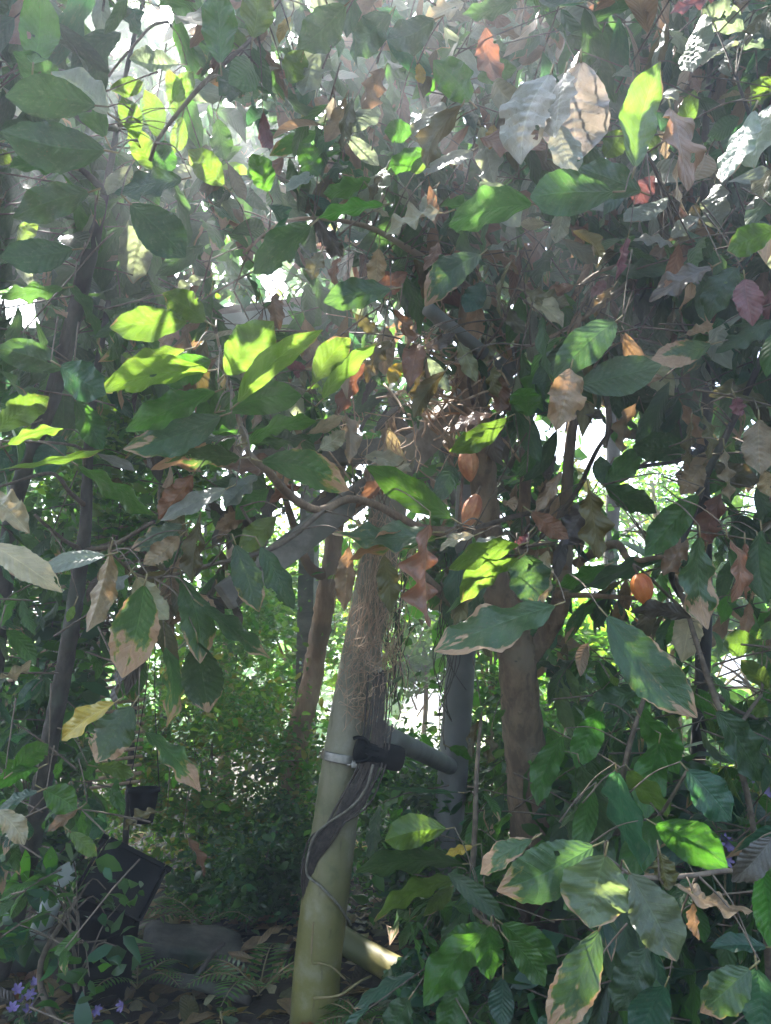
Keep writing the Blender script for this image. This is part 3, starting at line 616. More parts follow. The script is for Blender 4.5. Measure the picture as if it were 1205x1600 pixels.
for py in range(-900, 1700, step):
    for px in range(-460, 1680, step):
        inside = -60 < px < 1265 and -60 < py < 1660
        dens, kinds, LL = region(min(1204, max(0, px)), min(1599, max(0, py)))
        if not inside: dens *= .55
        if py < -60: dens = .22 if px < 420 else .20  # unseen canopy above the frame, added for shade and thinned to admit sun
        for lay in range(3):
            dn = dens*(.85, .95, .9 if py < 620 else .45)[lay]
            if rng.random() > dn: continue
            x_, y_ = px+rng.uniform(-.5, .5)*step, py+rng.uniform(-.5, .5)*step
            d = (rng.uniform(2.4, 3.3), rng.uniform(3.2, 4.5), rng.uniform(4.4, 6.0))[lay]
            if y_ > 1000 and x_ > 640: d = min(d, gd(max(y_, 1300))*.98)
            if P(x_, y_, d)[2] < .08: continue
            spray(x_, y_, d, kinds, LL*(1, 1.15, 1.35)[lay], far=lay == 2)
for py in range(-300, 640, 40):
    for px in range(-260, 1480, 40):
        dens, kinds, LL = region(min(1204, max(0, px)), min(559, max(0, py)))
        x_, y_ = px+rng.uniform(-20, 20), py+rng.uniform(-20, 20)
        for _ in range(2 if y_ < 260 else 1): spray(x_+rng.uniform(-15, 15), y_+rng.uniform(-15, 15), rng.uniform(6.2, 8.0), 'GGMGB', .36, far=True, pl='far_left' if x_ < 560 else 'far_right')
# unseen leaves added overhead and behind the camera to cut frontal sky light
for k in range(2300):
    q = np.array([rng.uniform(-4.2, 4.2), rng.uniform(-4.2, .9), rng.uniform(2.5, 4.8)])
    x_, y_, d_ = proj(q)
    if d_ > .15 and -150 < x_ < 1350 and y_ > -260: continue
    if d_ > -.2 and lit_path(q): continue
    if q[0] > .3 and rng.random() < .5: continue
    kk = 'GGMGB'[rng.integers(5)]; l = rng.uniform(.22, .38); az = rng.uniform(0, 6.28)
    leafsets.setdefault(('cacao_left' if q[0] < 0 else 'cacao_right', 'green'), []).append((q, norm(np.array([math.cos(az), math.sin(az), rng.uniform(-.9, .1)])), norm(np.array([0, 0, 1.0])+rng.normal(0, .4, 3)), l, l*.42, np.array(C[kk])*rng.uniform(.8, 1.2), 0.0))
for (pl, bk), ls in leafsets.items():
    b_, a_, n_, l_, w_, t_, d_ = map(np.array, zip(*ls))
    k_ = len(b_); leaves(PL[pl][bk], b_, a_, n_, l_, w_, t_, d_, nu=10, nv=4, curl=rng.normal(.6, .6, k_), fold=np.abs(rng.normal(.32, .25, k_)), wave=np.abs(rng.normal(.22, .14, k_)), twist=rng.normal(0, .55, k_), sick=rng.normal(0, .06, k_))
print('fill leaves', sum(len(x) for x in leafsets.values()), 'hero', len(HL))

# build the six cacao plants
META = {
 'cacao_main': ('cacao_tree', 'tall forked cacao tree with spotted grey trunk, brown pods and partly withered crown', 'tree', MBARK),
 'cacao_left': ('cacao_tree', 'slim cacao tree leaning at the pale shelter roof, broad leaves bright with sun overhead', 'tree', MDARKBARK),
 'cacao_right': ('cacao_tree', 'thin cacao tree with thorny drooping branch and one bright orange pod', 'tree', MDARKBARK),
 'left_low': ('slender_tree', 'dark slender stem leaning beside the black bucket, cream and yellow leaves low on it', 'tree', MDARKBARK),
 'far_left': ('broad_leaved_tree', 'tall tree behind the shelter roof closing off the sky with shaded leaves', 'tree', MDARKBARK),
 'far_right': ('broad_leaved_tree', 'tall tree far behind the spotted trunk, its high leaves filling the gaps', 'tree', MDARKBARK),
 'sapling_mid': ('cacao_sapling', 'green cacao sapling with fresh whorled leaves in front of the spotted trunk', 'sapling', MTWIG),
 'sapling_right': ('cacao_sapling', 'large leaved cacao sapling with scorched tan leaf edges beside the purple flowers', 'sapling', MTWIG),
}
ROOT = {}
for ow in OWN:
    nm, lb, cat, mb = META[ow]
    base = LIMBPTS[ow][0][0][0].copy(); base[2] = 0
    r_ = thing(nm, lb, cat, base, 'cacao plants of the grove' if 'cacao' in nm else None); ROOT[ow] = r_
    for i, (pts, rad) in enumerate(LIMBPTS[ow]):
        b = Bag()
        if i == 0 or (ow == 'sapling_right' and i == 2):
            pts = np.vstack([pts[0]*[1, 1, 0]+[0, 0, -.06], pts]); rad = np.concatenate([[rad[0]*1.25], rad])
        big = rad.max() > .03
        tube(b, pts, rad, seg=18 if big else 8, sub=10 if big else 6, knob=.045 if big else .06)
        b.build('trunk' if i == 0 else 'branch', mb if rad.max() > .014 else MTWIG, r_)
    D = PL[ow]
    if D['green'].n: D['green'].build('crown', [MLEAF, MTWIG, MPETIOLE], r_)
    if D['young'].n: D['young'].build('young_foliage', MLEAF, r_, label='fresh lime green leaves with sun shining through')
    if D['dry'].n: D['dry'].build('dry_foliage', MLEAF, r_, label='withered brown and reddish leaves')
# spines on the thorny branch
bs = Bag(); pts = spline(LIMBPTS['cacao_right'][2][0], 8)
for i in range(4, len(pts)-1):
    for _ in range(3):
        dv = norm(rng.normal(size=3)); dv[2] = abs(dv[2])*.4-.5; dv = norm(dv); o_ = pts[i]+(pts[i+1]-pts[i])*rng.random()
        tube(bs, [o_, o_+dv*rng.uniform(.014, .024)], [.003, .0008], seg=4, sub=1, cap=False)
bs.build('spines', MTWIG, ROOT['cacao_right'])

# pods and burls
def pod(ow, px, py, d, lpx, wpx, ang, mat, label):
    c = P(px, py, d); h = 1.12*lpx*d/FPX; r0 = wpx*d/FPX/2; V = []; F = []; nz, ns = 28, 40
    ax = norm(RT*math.sin(ang)-UP*math.cos(ang)); m = frame_mat(c, FW, ax)
    for i in range(nz+1):
        s = i/nz; prof = math.sin(math.pi*min(1, s*.97+.015)**.85)**.62*(1-.25*s**4)
        for k in range(ns):
            th = 2*math.pi*k/ns; rr = r0*prof*(1-.15*abs(math.cos(5*th))**5*math.sin(math.pi*s)**.4+.03*math.cos(3*th+1+2*s)+rng.normal(0, .014))
            V.append((rr*math.cos(th), rr*math.sin(th), (s-.5)*h))
    for i in range(nz):
        for k in range(ns): F.append((i*ns+k, i*ns+(k+1) % ns, (i+1)*ns+(k+1) % ns, (i+1)*ns+k))
    V = np.array(V)@np.array(m.to_3x3()).T+np.array(m.translation); b = Bag(); b.add(V, F)
    o = b.build('pod', mat, ROOT[ow], label=label)
    sk = SK[ow]; q = sk[np.argmin(((sk-c)**2).sum(1))]; t0 = c-ax*h*.48
    sb = Bag(); tube(sb, [t0+ax*.01, t0-ax*.03, q], [.005, .005, .007], seg=7); sb.build('stalk', MTWIG, o)
pod('cacao_main', 732, 727, 3.02, 46, 33, .12, MPOD, 'brown ridged pod under the yellow edged leaf')
pod('cacao_main', 736, 800, 3.02, 52, 30, -.35, MPOD, 'brown ridged pod, lower of the two on the trunk')
pod('cacao_right', 1004, 921, 2.7, 46, 36, .25, MPODO, 'bright orange pod')
tr = spline(LIMBPTS['cacao_main'][0][0], 10); trr = spline(np.hstack([LIMBPTS['cacao_main'][0][0], LIMBPTS['cacao_main'][0][1][:, None]]), 10)[:, 3]
for k in range(26):
    i = rng.integers(2, 62); th = rng.uniform(-1.3, 1.3); r_ = trr[i]
    dirv = norm(-FW*math.cos(th)+RT*math.sin(th)); dirv = norm(dirv*[1, 1, 0])
    b = Bag(); s_ = rng.uniform(.008, .019)
    lathe(b, [(s_*1.5, -.006), (s_*1.1, .004), (s_*.6, .008), (s_*.3, .005), (.001, .003)], 10, frame_mat(tr[i]+dirv*r_*.98, UP, dirv)); b.build('knot', MBARK, ROOT['cacao_main'])

# ------------------------------------------------------------------ pergola frame
pb = P(488, 1600, 3.05); pb[2] = 0
pg = thing('pergola_frame', 'leaning mossy post frame with grey rear post, black pipe coupling and overhead beam', 'pergola', pb)
b = Bag(); Lp = [(488,1618,3.05,74),(500,1470,3.1,74),(517,1340,3.15,71),(534,1210,3.2,67),(549,1110,3.25,63),(570,990,3.3,60),(592,875,3.35,58),(612,770,3.4,56),(628,690,3.45,54)]
tube(b, [P(*q[:3]) for q in Lp], [q[3]*q[2]/FPX/2 for q in Lp], seg=28, sub=10, knob=.010); post1 = b.build('post', MPOSTG, pg, label='leaning front post, yellow green towards its foot')
b = Bag(); Lp = [(690,1440,4.25,50),(697,1330,4.3,48),(708,1200,4.35,47),(720,1040,4.4,45),(728,900,4.45,44),(735,760,4.5,43)]
tube(b, [P(*q[:3]) for q in Lp], [q[3]*q[2]/FPX/2 for q in Lp], seg=22); b.build('post', MGREY, pg, label='grey upright rear post')
b = Bag(); tube(b, [P(604,1150,3.28), P(655,1174,3.7), P(707,1199,4.36)], [.044, .046, .047], seg=18); b.build('brace_pipe', MGREY, pg)
b = Bag(); c0, c1 = P(556,1170,3.08), P(628,1187,3.12); ax = norm(c1-c0); hh = np.linalg.norm(c1-c0)
lathe(b, [(.001, 0), (.036, 0), (.045, .006), (.047, .02), (.043, .024), (.043, hh*.55), (.047, hh*.57), (.050, hh*.62), (.050, hh-.02), (.046, hh-.004), (.040, hh), (.036, hh-.03), (.001, hh-.03)], 28, frame_mat(c0, UP, ax)); cp = b.build('coupling', MBLACK, pg)
b = Bag()
for k in range(12):
    th = k/12*2*math.pi; yv = np.cross(ax, UP); o_ = c0+ax*hh*.3+(UP*math.cos(th)+norm(yv)*math.sin(th))*.0435
    tube(b, [o_-ax*.03, o_+ax*.03], .004, seg=6)
b.build('ribs', MBLACK, cp)
b = Bag(); cb = P(537,1182,3.2); axp = norm(P(549,1110,3.25)-P(534,1210,3.2)); rr = 68*3.2/FPX/2
lathe(b, [(rr*1.0, -.018), (rr*1.045, -.018), (rr*1.05, -.014), (rr*1.05, .014), (rr*1.045, .018), (rr*1.0, .018)], 40, frame_mat(cb, RT, axp)); cl = b.build('hose_clamp', MSTEEL, pg)
b = Bag(); rbox(b, .035, .03, .028, frame_mat(cb-FW*(rr+.012)+RT*.055, RT, axp), .004); tube(b, [cb-FW*(rr+.014)+RT*.02, cb-FW*(rr+.014)+RT*.09], .006, seg=8); b.build('clamp_screw', MSTEEL, cl)
# bracket hook round the post at the coupling
b = Bag(); tube(b, [c0-ax*.01+UP*.045-FW*.02, c0+ax*.015+UP*.055-FW*.02, c0+ax*.05+UP*.045-FW*.02, c0+ax*.06-UP*.01-FW*.045, c0-UP*.04-FW*.04], .007, seg=8); b.build('hook', MBLACK, cp)
def beam(a, c, wd, ht, name, mat, up=(0, 0, 1), label=None):
    b = Bag(); a = np.array(a); c = np.array(c); L_ = np.linalg.norm(c-a); rbox(b, wd, ht, L_, frame_mat((a+c)/2, np.cross(up, c-a), c-a), .008); return b.build(name, mat, pg, smooth=False, label=label)
beam(P(350,934,2.95), P(640,715,3.6), .06, .11, 'beam', MWOODB)
beam(P(600,745,3.3), P(800,560,4.4), .09, .14, 'beam', MWOODB)
beam(P(650,700,3.9), P(400,720,4.6), .08, .12, 'beam', MWOODB)
b = Bag(); tube(b, [P(668,482,3.1), P(712,518,3.2), P(756,552,3.3)], .030, seg=14); tube(b, [P(756,552,3.3), P(830,640,4.0)], .028, seg=14); b.build('pipe', MGREY, pg)
b = Bag(); tube(b, [P(500,1448,3.55), P(600,1506,3.3), P(676,1548,3.1), P(760,1590,3.0)], .056, seg=18); b.build('low_rail', MYPOST, pg, label='yellow green low rail')

# ------------------------------------------------------------------ vines on the frame
vt = thing('root_vine', 'tangle of reddish brown aerial roots hanging down the leaning post', 'vine', P(590,880,3.2))
b = Bag()
for k in range(130):
    x0 = rng.normal(592, 24); y0 = rng.uniform(760, 1010); d0 = rng.uniform(3.12, 3.24); ln = rng.uniform(60, 240)*(.6 if x0 < 565 else 1)
    pts = []; xx = x0; curlx = rng.normal(0, 22)
    for s in range(5):
        f_ = s/4; pts.append(P(xx-.16*ln*f_+curlx*math.sin(f_*3.3)+rng.normal(0, 7), y0+ln*f_, d0+rng.normal(0, .02)))
    tube(b, pts, [.0017, .0016, .0014, .0011, .0006], seg=4, sub=3, cap=False)
for k in range(80):
    x0 = rng.uniform(555, 610); y0 = rng.uniform(1000, 1120); pts = [P(x0, y0, 3.13)]
    for s in range(3): x0 += rng.normal(-6, 8); y0 += rng.uniform(-12, 20); pts.append(P(x0, y0, 3.12+rng.normal(0, .01)))
    tube(b, pts, [.0018, .0016, .0014, .0008], seg=4, sub=3, cap=False)
b.build('root_fibres', MROOT, vt)
b = Bag()
for k in range(64):
    st_ = rng.integers(0, 3)
    o1 = rng.normal(0, 10); o2 = rng.normal(0, 8)
    pts = [(596+o1, 1050, 3.13), (590+o1, 1130, 3.1), (578+o1, 1200, 3.06), (545+o1, 1262, 3.04), (507+o2*.8, 1308, 3.05), (484+o2*.6, 1350, 3.07), (480+o2*.5, 1395+rng.uniform(-40, 20), 3.1)]
    tube(b, [P(x+rng.normal(0, 2), y+rng.normal(0, 3), d) for x, y, d in pts[st_:]], rng.uniform(.002, .0045), seg=5, sub=4, cap=False)
b.build('root_bundle', MDARKROOT, vt)
b = Bag()
for k in range(36):
    x0 = rng.choice([612, 622, 634, 692, 705, 714])+rng.normal(0, 4); y0 = rng.uniform(850, 960); ln = rng.uniform(100, 250); d0 = rng.uniform(3.5, 3.9)
    pts = [P(x0+rng.normal(0, 3)+s*rng.normal(-2, 3), y0+ln*s/4, d0) for s in range(5)]
    tube(b, pts, .0022, seg=4, sub=3, cap=False)
b.build('hanging_roots', MDARKROOT, vt)
b = Bag(); tube(b, [P(x, y, d) for x, y, d in ((583,1195,3.03),(572,1232,3.02),(548,1262,3.02),(510,1288,3.03),(490,1310,3.04),(480,1345,3.06),(481,1368,3.07),(500,1384,3.03),(520,1404,3.03),(536,1424,3.06),(548,1445,3.12))], .0055, seg=8); b.build('stem', MVINE, vt, label='grey climbing stem looped round the post')
b = Bag(); tube(b, [P(x, y, d) for x, y, d in ((486,1480,2.98),(490,1440,2.99),(487,1500,2.97),(500,1505,2.97),(520,1512,2.97),(540,1530,2.99))], .004, seg=6); tube(b, [P(490,1560,2.95),P(530,1555,2.9),(P(560,1535,2.9)),P(580,1525,3.0)], .005, seg=6); b.build('tendril', MPETIOLE, vt)

dt_ = thing('dry_twig_heap', 'heap of dead grey twigs and fibres caught on the overhead pipe', 'twigs', P(690,610,3.3))
b = Bag()
for k in range(95):
    c = P(rng.normal(690, 55), rng.normal(600, 60), rng.uniform(3.2, 3.7)); dv = norm(rng.normal(size=3)*[1, .6, .7]); l = rng.uniform(.08, .32)
    tube(b, [c-dv*l/2, c+rng.normal(0, .025, 3), c+dv*l/2], rng.uniform(.0018, .006), seg=5, sub=3)
for k in range(24):
    x0 = rng.normal(610, 28); y0 = rng.uniform(640, 720); pts = [P(x0+s*rng.normal(0, 6), y0+s*rng.uniform(10, 24), 3.2) for s in range(4)]
    tube(b, pts, .0022, seg=4, sub=3, cap=False)
b.build('twig_heap', MROOT, dt_)

# ------------------------------------------------------------------ shelter behind
sh = thing('garden_shelter', 'open shelter with pale stained fascia and faded clay roof behind the leaves', 'shelter', P(200,800,7.0)*[1, 1, 0])
A0, A1 = P(-160,566,7.6), P(492,492,6.6); A0[2] = A1[2]
ed = norm((A1-A0)*[1, 1, 0]); back = np.array([-ed[1], ed[0], 0]); Le = np.linalg.norm(A1-A0)
mid = (A0+A1)/2
def sbox(name, c, sx, sy, sz, mat, z=(0, 0, 1)):
    b = Bag(); rbox(b, sx, sy, sz, frame_mat(c, ed, z), .01); return b.build(name, mat, sh, smooth=False)
sbox('fascia', mid+[0, 0, .0], Le, .06, .19, MWHITE)
slope = norm(back*1.0+np.array([0, 0, .10])); rn = np.cross(ed, slope)
sbox('roof', mid+np.array([0, 0, .135])+slope*1.45, Le+.10, 3.0, .05, MCLAY, rn)
for s_ in (.03, .5, .97):
    for bk in (.35, 2.6):
        p = A0+(A1-A0)*s_+back*bk; hgt = p[2]+.1+bk*.08
        b = Bag(); rbox(b, .14, .14, hgt-.02, frame_mat((p[0], p[1], (hgt-.02)/2-.03), ed, (0, 0, 1)), .008); b.build('post', MWOODB, sh, smooth=False)

# ------------------------------------------------------------------ small-leaf growth behind
def smallleaves(bag, pts, size, cols, droop=.3, kind='ovate', spread=.6, wr=.5, nu=4, nv=2):
    n = len(pts)
    ax = rng.normal(size=(n, 3)); ax[:, 2] = ax[:, 2]*.5-droop; ax = norm(ax)
    nr = norm(np.array([0, 0, 1.0])+rng.normal(0, spread, (n, 3)))
    L_ = size*np.clip(rng.lognormal(-.08, .42, n), .35, 2.2); ci = np.array([C[c] for c in cols])[rng.integers(0, len(cols), n)]*rng.uniform(.75, 1.3, (n, 1))
    leaves(bag, pts-ax*L_[:, None]*.5, ax, nr, L_, L_*wr*rng.uniform(.8, 1.15, n), ci, 0, nu=nu, nv=nv, kind=kind)
def clearmask(pts, holes):
    v = pts-EYE; d = v@FW; px = 602.5+FPX*(v@RT)/d; py = 800-FPX*(v@UP)/d; k = d > 1.5
    for cx, cy, rx, ry in holes: k &= ((px-cx)/rx)**2+((py-cy)/ry)**2 > rng.uniform(.2, 1.3, len(px))
    return k
def bush(name, label, cat, group, px, py, d, wpx, hpx, n, size, cols, trunk=None, depth=1.2, mat=None, spread=.8, kind='ovate', wr=.5, clump=26, lobes=None):
    """crown of many leaves in uneven clumps round (px,py) at depth d; trunk: radius in metres"""
    c = P(px, py, d); rx, rz = wpx*d/FPX/2, hpx*d/FPX/2
    r_ = thing(name, label, cat, (c[0], c[1], 0), group)
    cl = norm(rng.normal(size=(clump, 3)))*rng.uniform(.15, 1, (clump, 1))**.5*[rx, depth/2, rz]
    cs = rng.uniform(.16, .42, clump)*min(rx, rz, depth)
    idx = rng.integers(0, clump, n); pts = c+cl[idx]+rng.normal(size=(n, 3))*cs[idx][:, None]*.75
    pts = pts[(pts[:, 2] > .05)]; pts = pts[clearmask(pts, SKYH)]
    b = Bag(); smallleaves(b, pts, size, cols, kind=kind, spread=spread, wr=wr)
    b.build('crown' if trunk else 'foliage', MSMALL, r_)
    b = Bag(); tr_ = trunk or .012
    top = c+[0, 0, rz*.2]; base = np.array([c[0]+rng.normal(0, .08), c[1], -.05])
    tube(b, [base, (base*.5+top*.5)+rng.normal(0, .06, 3)*[1, 1, 0], top], [tr_*1.2, tr_, tr_*.6], seg=10 if trunk else 6, knob=.04)
    for k in range(min(clump, 16)):
        s_ = rng.uniform(.35, 1.0); st = base*(1-s_)+top*s_; tube(b, [st, (st+c+cl[k])/2+[0, 0, .06], c+cl[k]], [tr_*.4, tr_*.25, .002], seg=5, sub=3, cap=False)
    b.build('trunk' if trunk else 'stems', (MTANBARK if trunk else MTWIG) if mat is None else mat, r_)
    return r_
gt, gs = 'small leaved trees behind the frame', 'undergrowth shrubs'
bush('shade_tree', 'bright yellow green tree behind the leaning post', 'tree', gt, 470, 930, 9.5, 300, 300, 7500, .085, 'LLLML', .05)
bush('shade_tree', 'fine leaved lime tree in the gap beside the orange pod', 'tree', gt, 1020, 780, 8.5, 320, 300, 9500, .085, 'LLLM', .04, wr=.36)
bush('shade_tree', 'pale green tree seen between grey rear post and leaning post', 'tree', gt, 650, 960, 10.0, 260, 300, 6000, .11, 'LLL', .03)
bush('shade_tree', 'sunlit tree beyond the thorny branch at the edge', 'tree', gt, 1190, 1010, 7.5, 220, 420, 4500, .11, 'LLMM', .05)
bush('shade_tree', 'airy tree against white sky above the shelter roof', 'tree', gt, 370, 400, 9.5, 260, 160, 2600, .08, 'LMLG', .06)
bush('shade_tree', 'dark tree deep behind the spotted trunk', 'tree', gt, 900, 1060, 7.0, 260, 260, 5200, .10, 'MLLM', .05)
bush('shade_tree', 'wide dark tree behind the sunlit shrub and the pale shelter', 'tree', gt, 110, 760, 9.5, 560, 560, 7500, .13, 'GMGMB', .07, depth=2.0, clump=60)
bush('shade_tree', 'tree of mid green leaves behind the thin thorny cacao tree', 'tree', gt, 1080, 1100, 9.5, 440, 400, 6500, .13, 'MLLM', .06, depth=2.0, clump=40)
bush('shade_tree', 'mid green tree with large leaves right behind the spotted trunk', 'tree', gt, 750, 790, 6.2, 280, 330, 2600, .14, 'GMGDM', .035, depth=1.4, clump=40)
bush('leafy_shrub', 'dense twiggy shrub between black bucket and tan trunk', 'shrub', gs, 330, 1190, 5.4, 430, 340, 15500, .045, 'MLLMV', None, wr=.5, clump=60)
bush('leafy_shrub', 'sparse backlit shrub left of the tan trunk under hanging scorched leaves', 'shrub', gs, 370, 1040, 6.5, 280, 260, 6000, .06, 'MLML', None, clump=40)
bush('leafy_shrub', 'dark low shrub behind the foot of the leaning post', 'shrub', gs, 400, 1380, 4.6, 280, 220, 8000, .045, 'GBGG', None, clump=50)
bush('leafy_shrub', 'shrub of small glossy leaves under the pipe coupling', 'shrub', gs, 620, 1300, 4.4, 170, 280, 4200, .05, 'GMB', None, clump=36)
bush('leafy_shrub', 'mixed green shrub around the dark slender stem, against the wicker screen', 'shrub', gs, 60, 1030, 3.9, 260, 420, 1500, .095, 'GBMG', None, clump=30, depth=.8)
bush('leafy_shrub', 'sunlit leafy shrub below the pale shelter roof', 'shrub', gs, 190, 780, 4.8, 330, 300, 6500, .06, 'MLMLG', None, clump=40)
bush('leafy_shrub', 'speckled shrub behind the purple flowers', 'shrub', gs, 1150, 1330, 4.0, 240, 260, 4200, .04, 'GMVL', None, clump=40)
bush('leafy_shrub', 'broad leaved shrub behind the scorched sapling leaves', 'shrub', gs, 960, 1260, 3.7, 300, 320, 460, .19, 'GMBM', None, clump=24, depth=.8, wr=.45)
bush('leafy_shrub', 'dark teal shrub at the foot of the spotted trunk', 'shrub', gs, 700, 1560, 3.0, 240, 120, 1500, .05, 'GBB', None, clump=24, depth=.6)
bush('leafy_shrub', 'low dark shrub below the tan edged sapling leaves', 'shrub', gs, 1020, 1560, 2.9, 420, 180, 620, .15, 'BGBM', None, clump=24, depth=.7)
bush('leafy_shrub', 'thin dark shrub growing up in front of the black crate and bucket', 'shrub', gs, 118, 1430, 2.95, 230, 240, 150, .085, 'GBGM', None, clump=14, depth=.3)
bush('leafy_shrub', 'dim shrub behind the white jug at the far edge', 'shrub', gs, 30, 1330, 4.2, 220, 220, 2600, .06, 'GBGM', None, clump=24, depth=.8)
bush('leafy_shrub', 'backlit shrub behind the grey rear post', 'shrub', gs, 760, 1200, 5.4, 260, 300, 4200, .07, 'MLMG', None, clump=36)

# tan trunk tree
tt = thing('tan_barked_tree', 'tree with rough orange tan trunk behind the leaning post', 'tree', P(440,1300,5.4)*[1, 1, 0])
b = Bag(); q = [(436,1400,5.4,36),(444,1290,5.4,36),(458,1180,5.4,36),(482,1090,5.4,34),(494,1020,5.4,31),(505,960,5.4,32),(515,900,5.4,30),(525,800,5.4,26),(530,650,5.4,22)]
pts = [P(*k[:3]) for k in q]; pts = [pts[0]*[1, 1, 0]+[0, 0, -.05]]+pts
tube(b, pts, [.12]+[k[3]*k[2]/FPX/2 for k in q], seg=16, sub=8, knob=.06); b.build('trunk', MTANBARK, tt)
b = Bag(); tube(b, [pts[7], P(480,880,5.3), P(440,760,5.2)], [.05, .035, .02], seg=8, knob=.05); b.build('branch', MTANBARK, tt)
b = Bag(); c = P(500,640,5.4); pp = c+rng.normal(size=(1800, 3))*[.55, .5, .45]; pp = pp[clearmask(pp, SKYH)]; smallleaves(b, pp, .09, 'GMLG'); b.build('crown', MSMALL, tt)

# wicker-like screen at left
ws = thing('woven_screen', 'old woven reed screen behind the dark slender stem', 'screen', P(60,1100,4.6)*[1, 1, 0])
b = Bag()
for r_ in range(34):
    z0 = .35+r_*.045
    pts = [np.array([-3.3+s*.12, 4.55+.012*math.sin(s*math.pi+r_*math.pi), z0+.05*math.sin(s*.2)+.22*s*.12]) for s in range(17)]
    tube(b, pts, .010, seg=5, sub=3, cap=False)
b.build('weave', MROOT, ws)
b = Bag()
for s in range(6): x_ = -3.25+s*.36; tube(b, [(x_, 4.58, 0), (x_, 4.57, 2.2)], .018, seg=7)
b.build('stake', MDARKBARK, ws)

# ------------------------------------------------------------------ ground things
d = gd(1560)
bk = thing('bucket', 'black plastic bucket standing on the leaf litter under the crate', 'bucket', P(158,1560,3.3)*[1, 1, 0])
base = np.array(bk.location); b = Bag(); m = mathutils.Matrix.Translation(base)
lathe(b, [(.001, .0), (.105, 0), (.115, .01), (.145, .34), (.155, .34), (.157, .355), (.157, .375), (.148, .378), (.142, .35), (.11, .03), (.001, .03)], 36, m); b.build('body', MBLACK, bk)
b = Bag(); tube(b, [base+[-.155, 0, .35], base+[-.13, -.12, .30], base+[0, -.175, .27], base+[.13, -.12, .30], base+[.155, 0, .35]], .005, seg=7); b.build('handle', MBLACK, bk)
ck = thing('crate', 'black plastic crate tipped over on top of the bucket', 'crate', base+[.06, 0, .38]); cp_ = np.array(ck.location)
m = frame_mat(cp_+[-.01, 0, .085], (math.cos(.42), .25, -math.sin(.42)), (.36, .42, .85))
b = Bag(); t_ = .012; sx, sy, sz = .30, .24, .22
for off, dim in (((0, 0, -sz/2), (sx, sy, t_)), ((-sx/2, 0, 0), (t_, sy, sz)), ((sx/2, 0, 0), (t_, sy, sz)), ((0, -sy/2, 0), (sx-.026, t_, sz)), ((0, sy/2, 0), (sx-.026, t_, sz))):
    rbox(b, *dim, m@mathutils.Matrix.Translation(off), .003)
b.build('body', MBLACK, ck, smooth=False)
b = Bag()
for off, dim in (((-sx/2-.003, 0, sz/2), (.03, sy+.03, .02)), ((sx/2+.003, 0, sz/2), (.03, sy+.03, .02)), ((0, -sy/2-.003, sz/2), (sx-.036, .03, .02)), ((0, sy/2+.003, sz/2), (sx-.036, .03, .02))): rbox(b, *dim, m@mathutils.Matrix.Translation(off), .004)
b.build('rim', MBLACK, ck, smooth=False)
pt = thing('clay_pot', 'dull brown clay pot beside the black bucket', 'pot', P(112,1552,3.35)*[1, 1, 0]); b = Bag()
lathe(b, [(.001, 0), (.07, 0), (.10, .20), (.115, .20), (.118, .25), (.105, .25), (.1, .21), (.06, .02), (.001, .02)], 30, mathutils.Matrix.Translation(pt.location)); b.build('body', MOLIVE, pt)
jg = thing('jerrycan', 'pale plastic jerrycan leaning behind the thin bare stem', 'jerrycan', P(72,1470,3.75)*[1, 1, 0]+np.array([0, 0, .28])); c = P(72,1432,3.75); m = frame_mat(c, (1, .2, .1), (.35, 0, .94))
b = Bag(); rbox(b, .09, .12, .17, m, .018); b.build('body', MJUG, jg)
b = Bag(); lathe(b, [(.018, .08), (.018, .11), (.001, .112)], 16, m@mathutils.Matrix.Translation((.02, 0, 0))); b.build('cap', MWHITE, jg)
b = Bag(); mm = lambda x, z: np.array(m@mathutils.Vector((x, 0, z))); tube(b, [mm(-.035, .08), mm(-.035, .105), mm(.0, .108), mm(.008, .085)], .007, seg=8); b.build('handle', MJUG, jg)
jg.location = c
for ch in jg.children:
    for v_ in ch.data.vertices: v_.co = v_.co + (mathutils.Vector(P(72,1470,3.75)*[1, 1, 0]+np.array([0, 0, .28]))-mathutils.Vector(c))
sb_ = thing('stone_block', 'flat broken stone block supporting the jerrycan', 'stone', P(60,1500,3.75)*[1, 1, 0])
b = Bag(); hh_ = max(.12, c[2]-.11); rbox(b, .34, .26, hh_, frame_mat(np.array([c[0]-.03, c[1], hh_/2-.01]), (1, .1, 0), (0, 0, 1)), .03); b.build('block', MSTONE, sb_)
wb = thing('white_bag', 'crumpled white bag caught in the stems above the jerrycan', 'bag', P(98,1380,3.9)); b = Bag()
V = []; F = []; nz, ns = 14, 18; cc = P(101,1368,3.95)
for i in range(nz+1):
    s = i/nz
    for k in range(ns):
        th = 2*math.pi*k/ns; rr = .045*math.sin(math.pi*(.06+.88*s))**.6*(1+.25*math.sin(3*th+5*s)+rng.normal(0, .07)); V.append(cc+np.array([rr*math.cos(th)*1.1+(s-.5)*.06, rr*math.sin(th)*.4, (s-.5)*.10+.02*math.sin(2*th)]))
for i in range(nz):
    for k in range(ns): F.append((i*ns+k, i*ns+(k+1) % ns, (i+1)*ns+(k+1) % ns, (i+1)*ns+k))
b.add(V, F); b.build('sack', MJUG, wb)
hp = thing('hanging_pot', 'small black pot hanging among the stems above the crate', 'pot', P(222,1285,4.0)); b = Bag(); m = mathutils.Matrix.Translation(hp.location)
lathe(b, [(.001, 0), (.055, 0), (.075, .15), (.083, .15), (.083, .17), (.074, .17), (.05, .012), (.001, .012)], 26, m); b.build('body', MBLACK, hp)
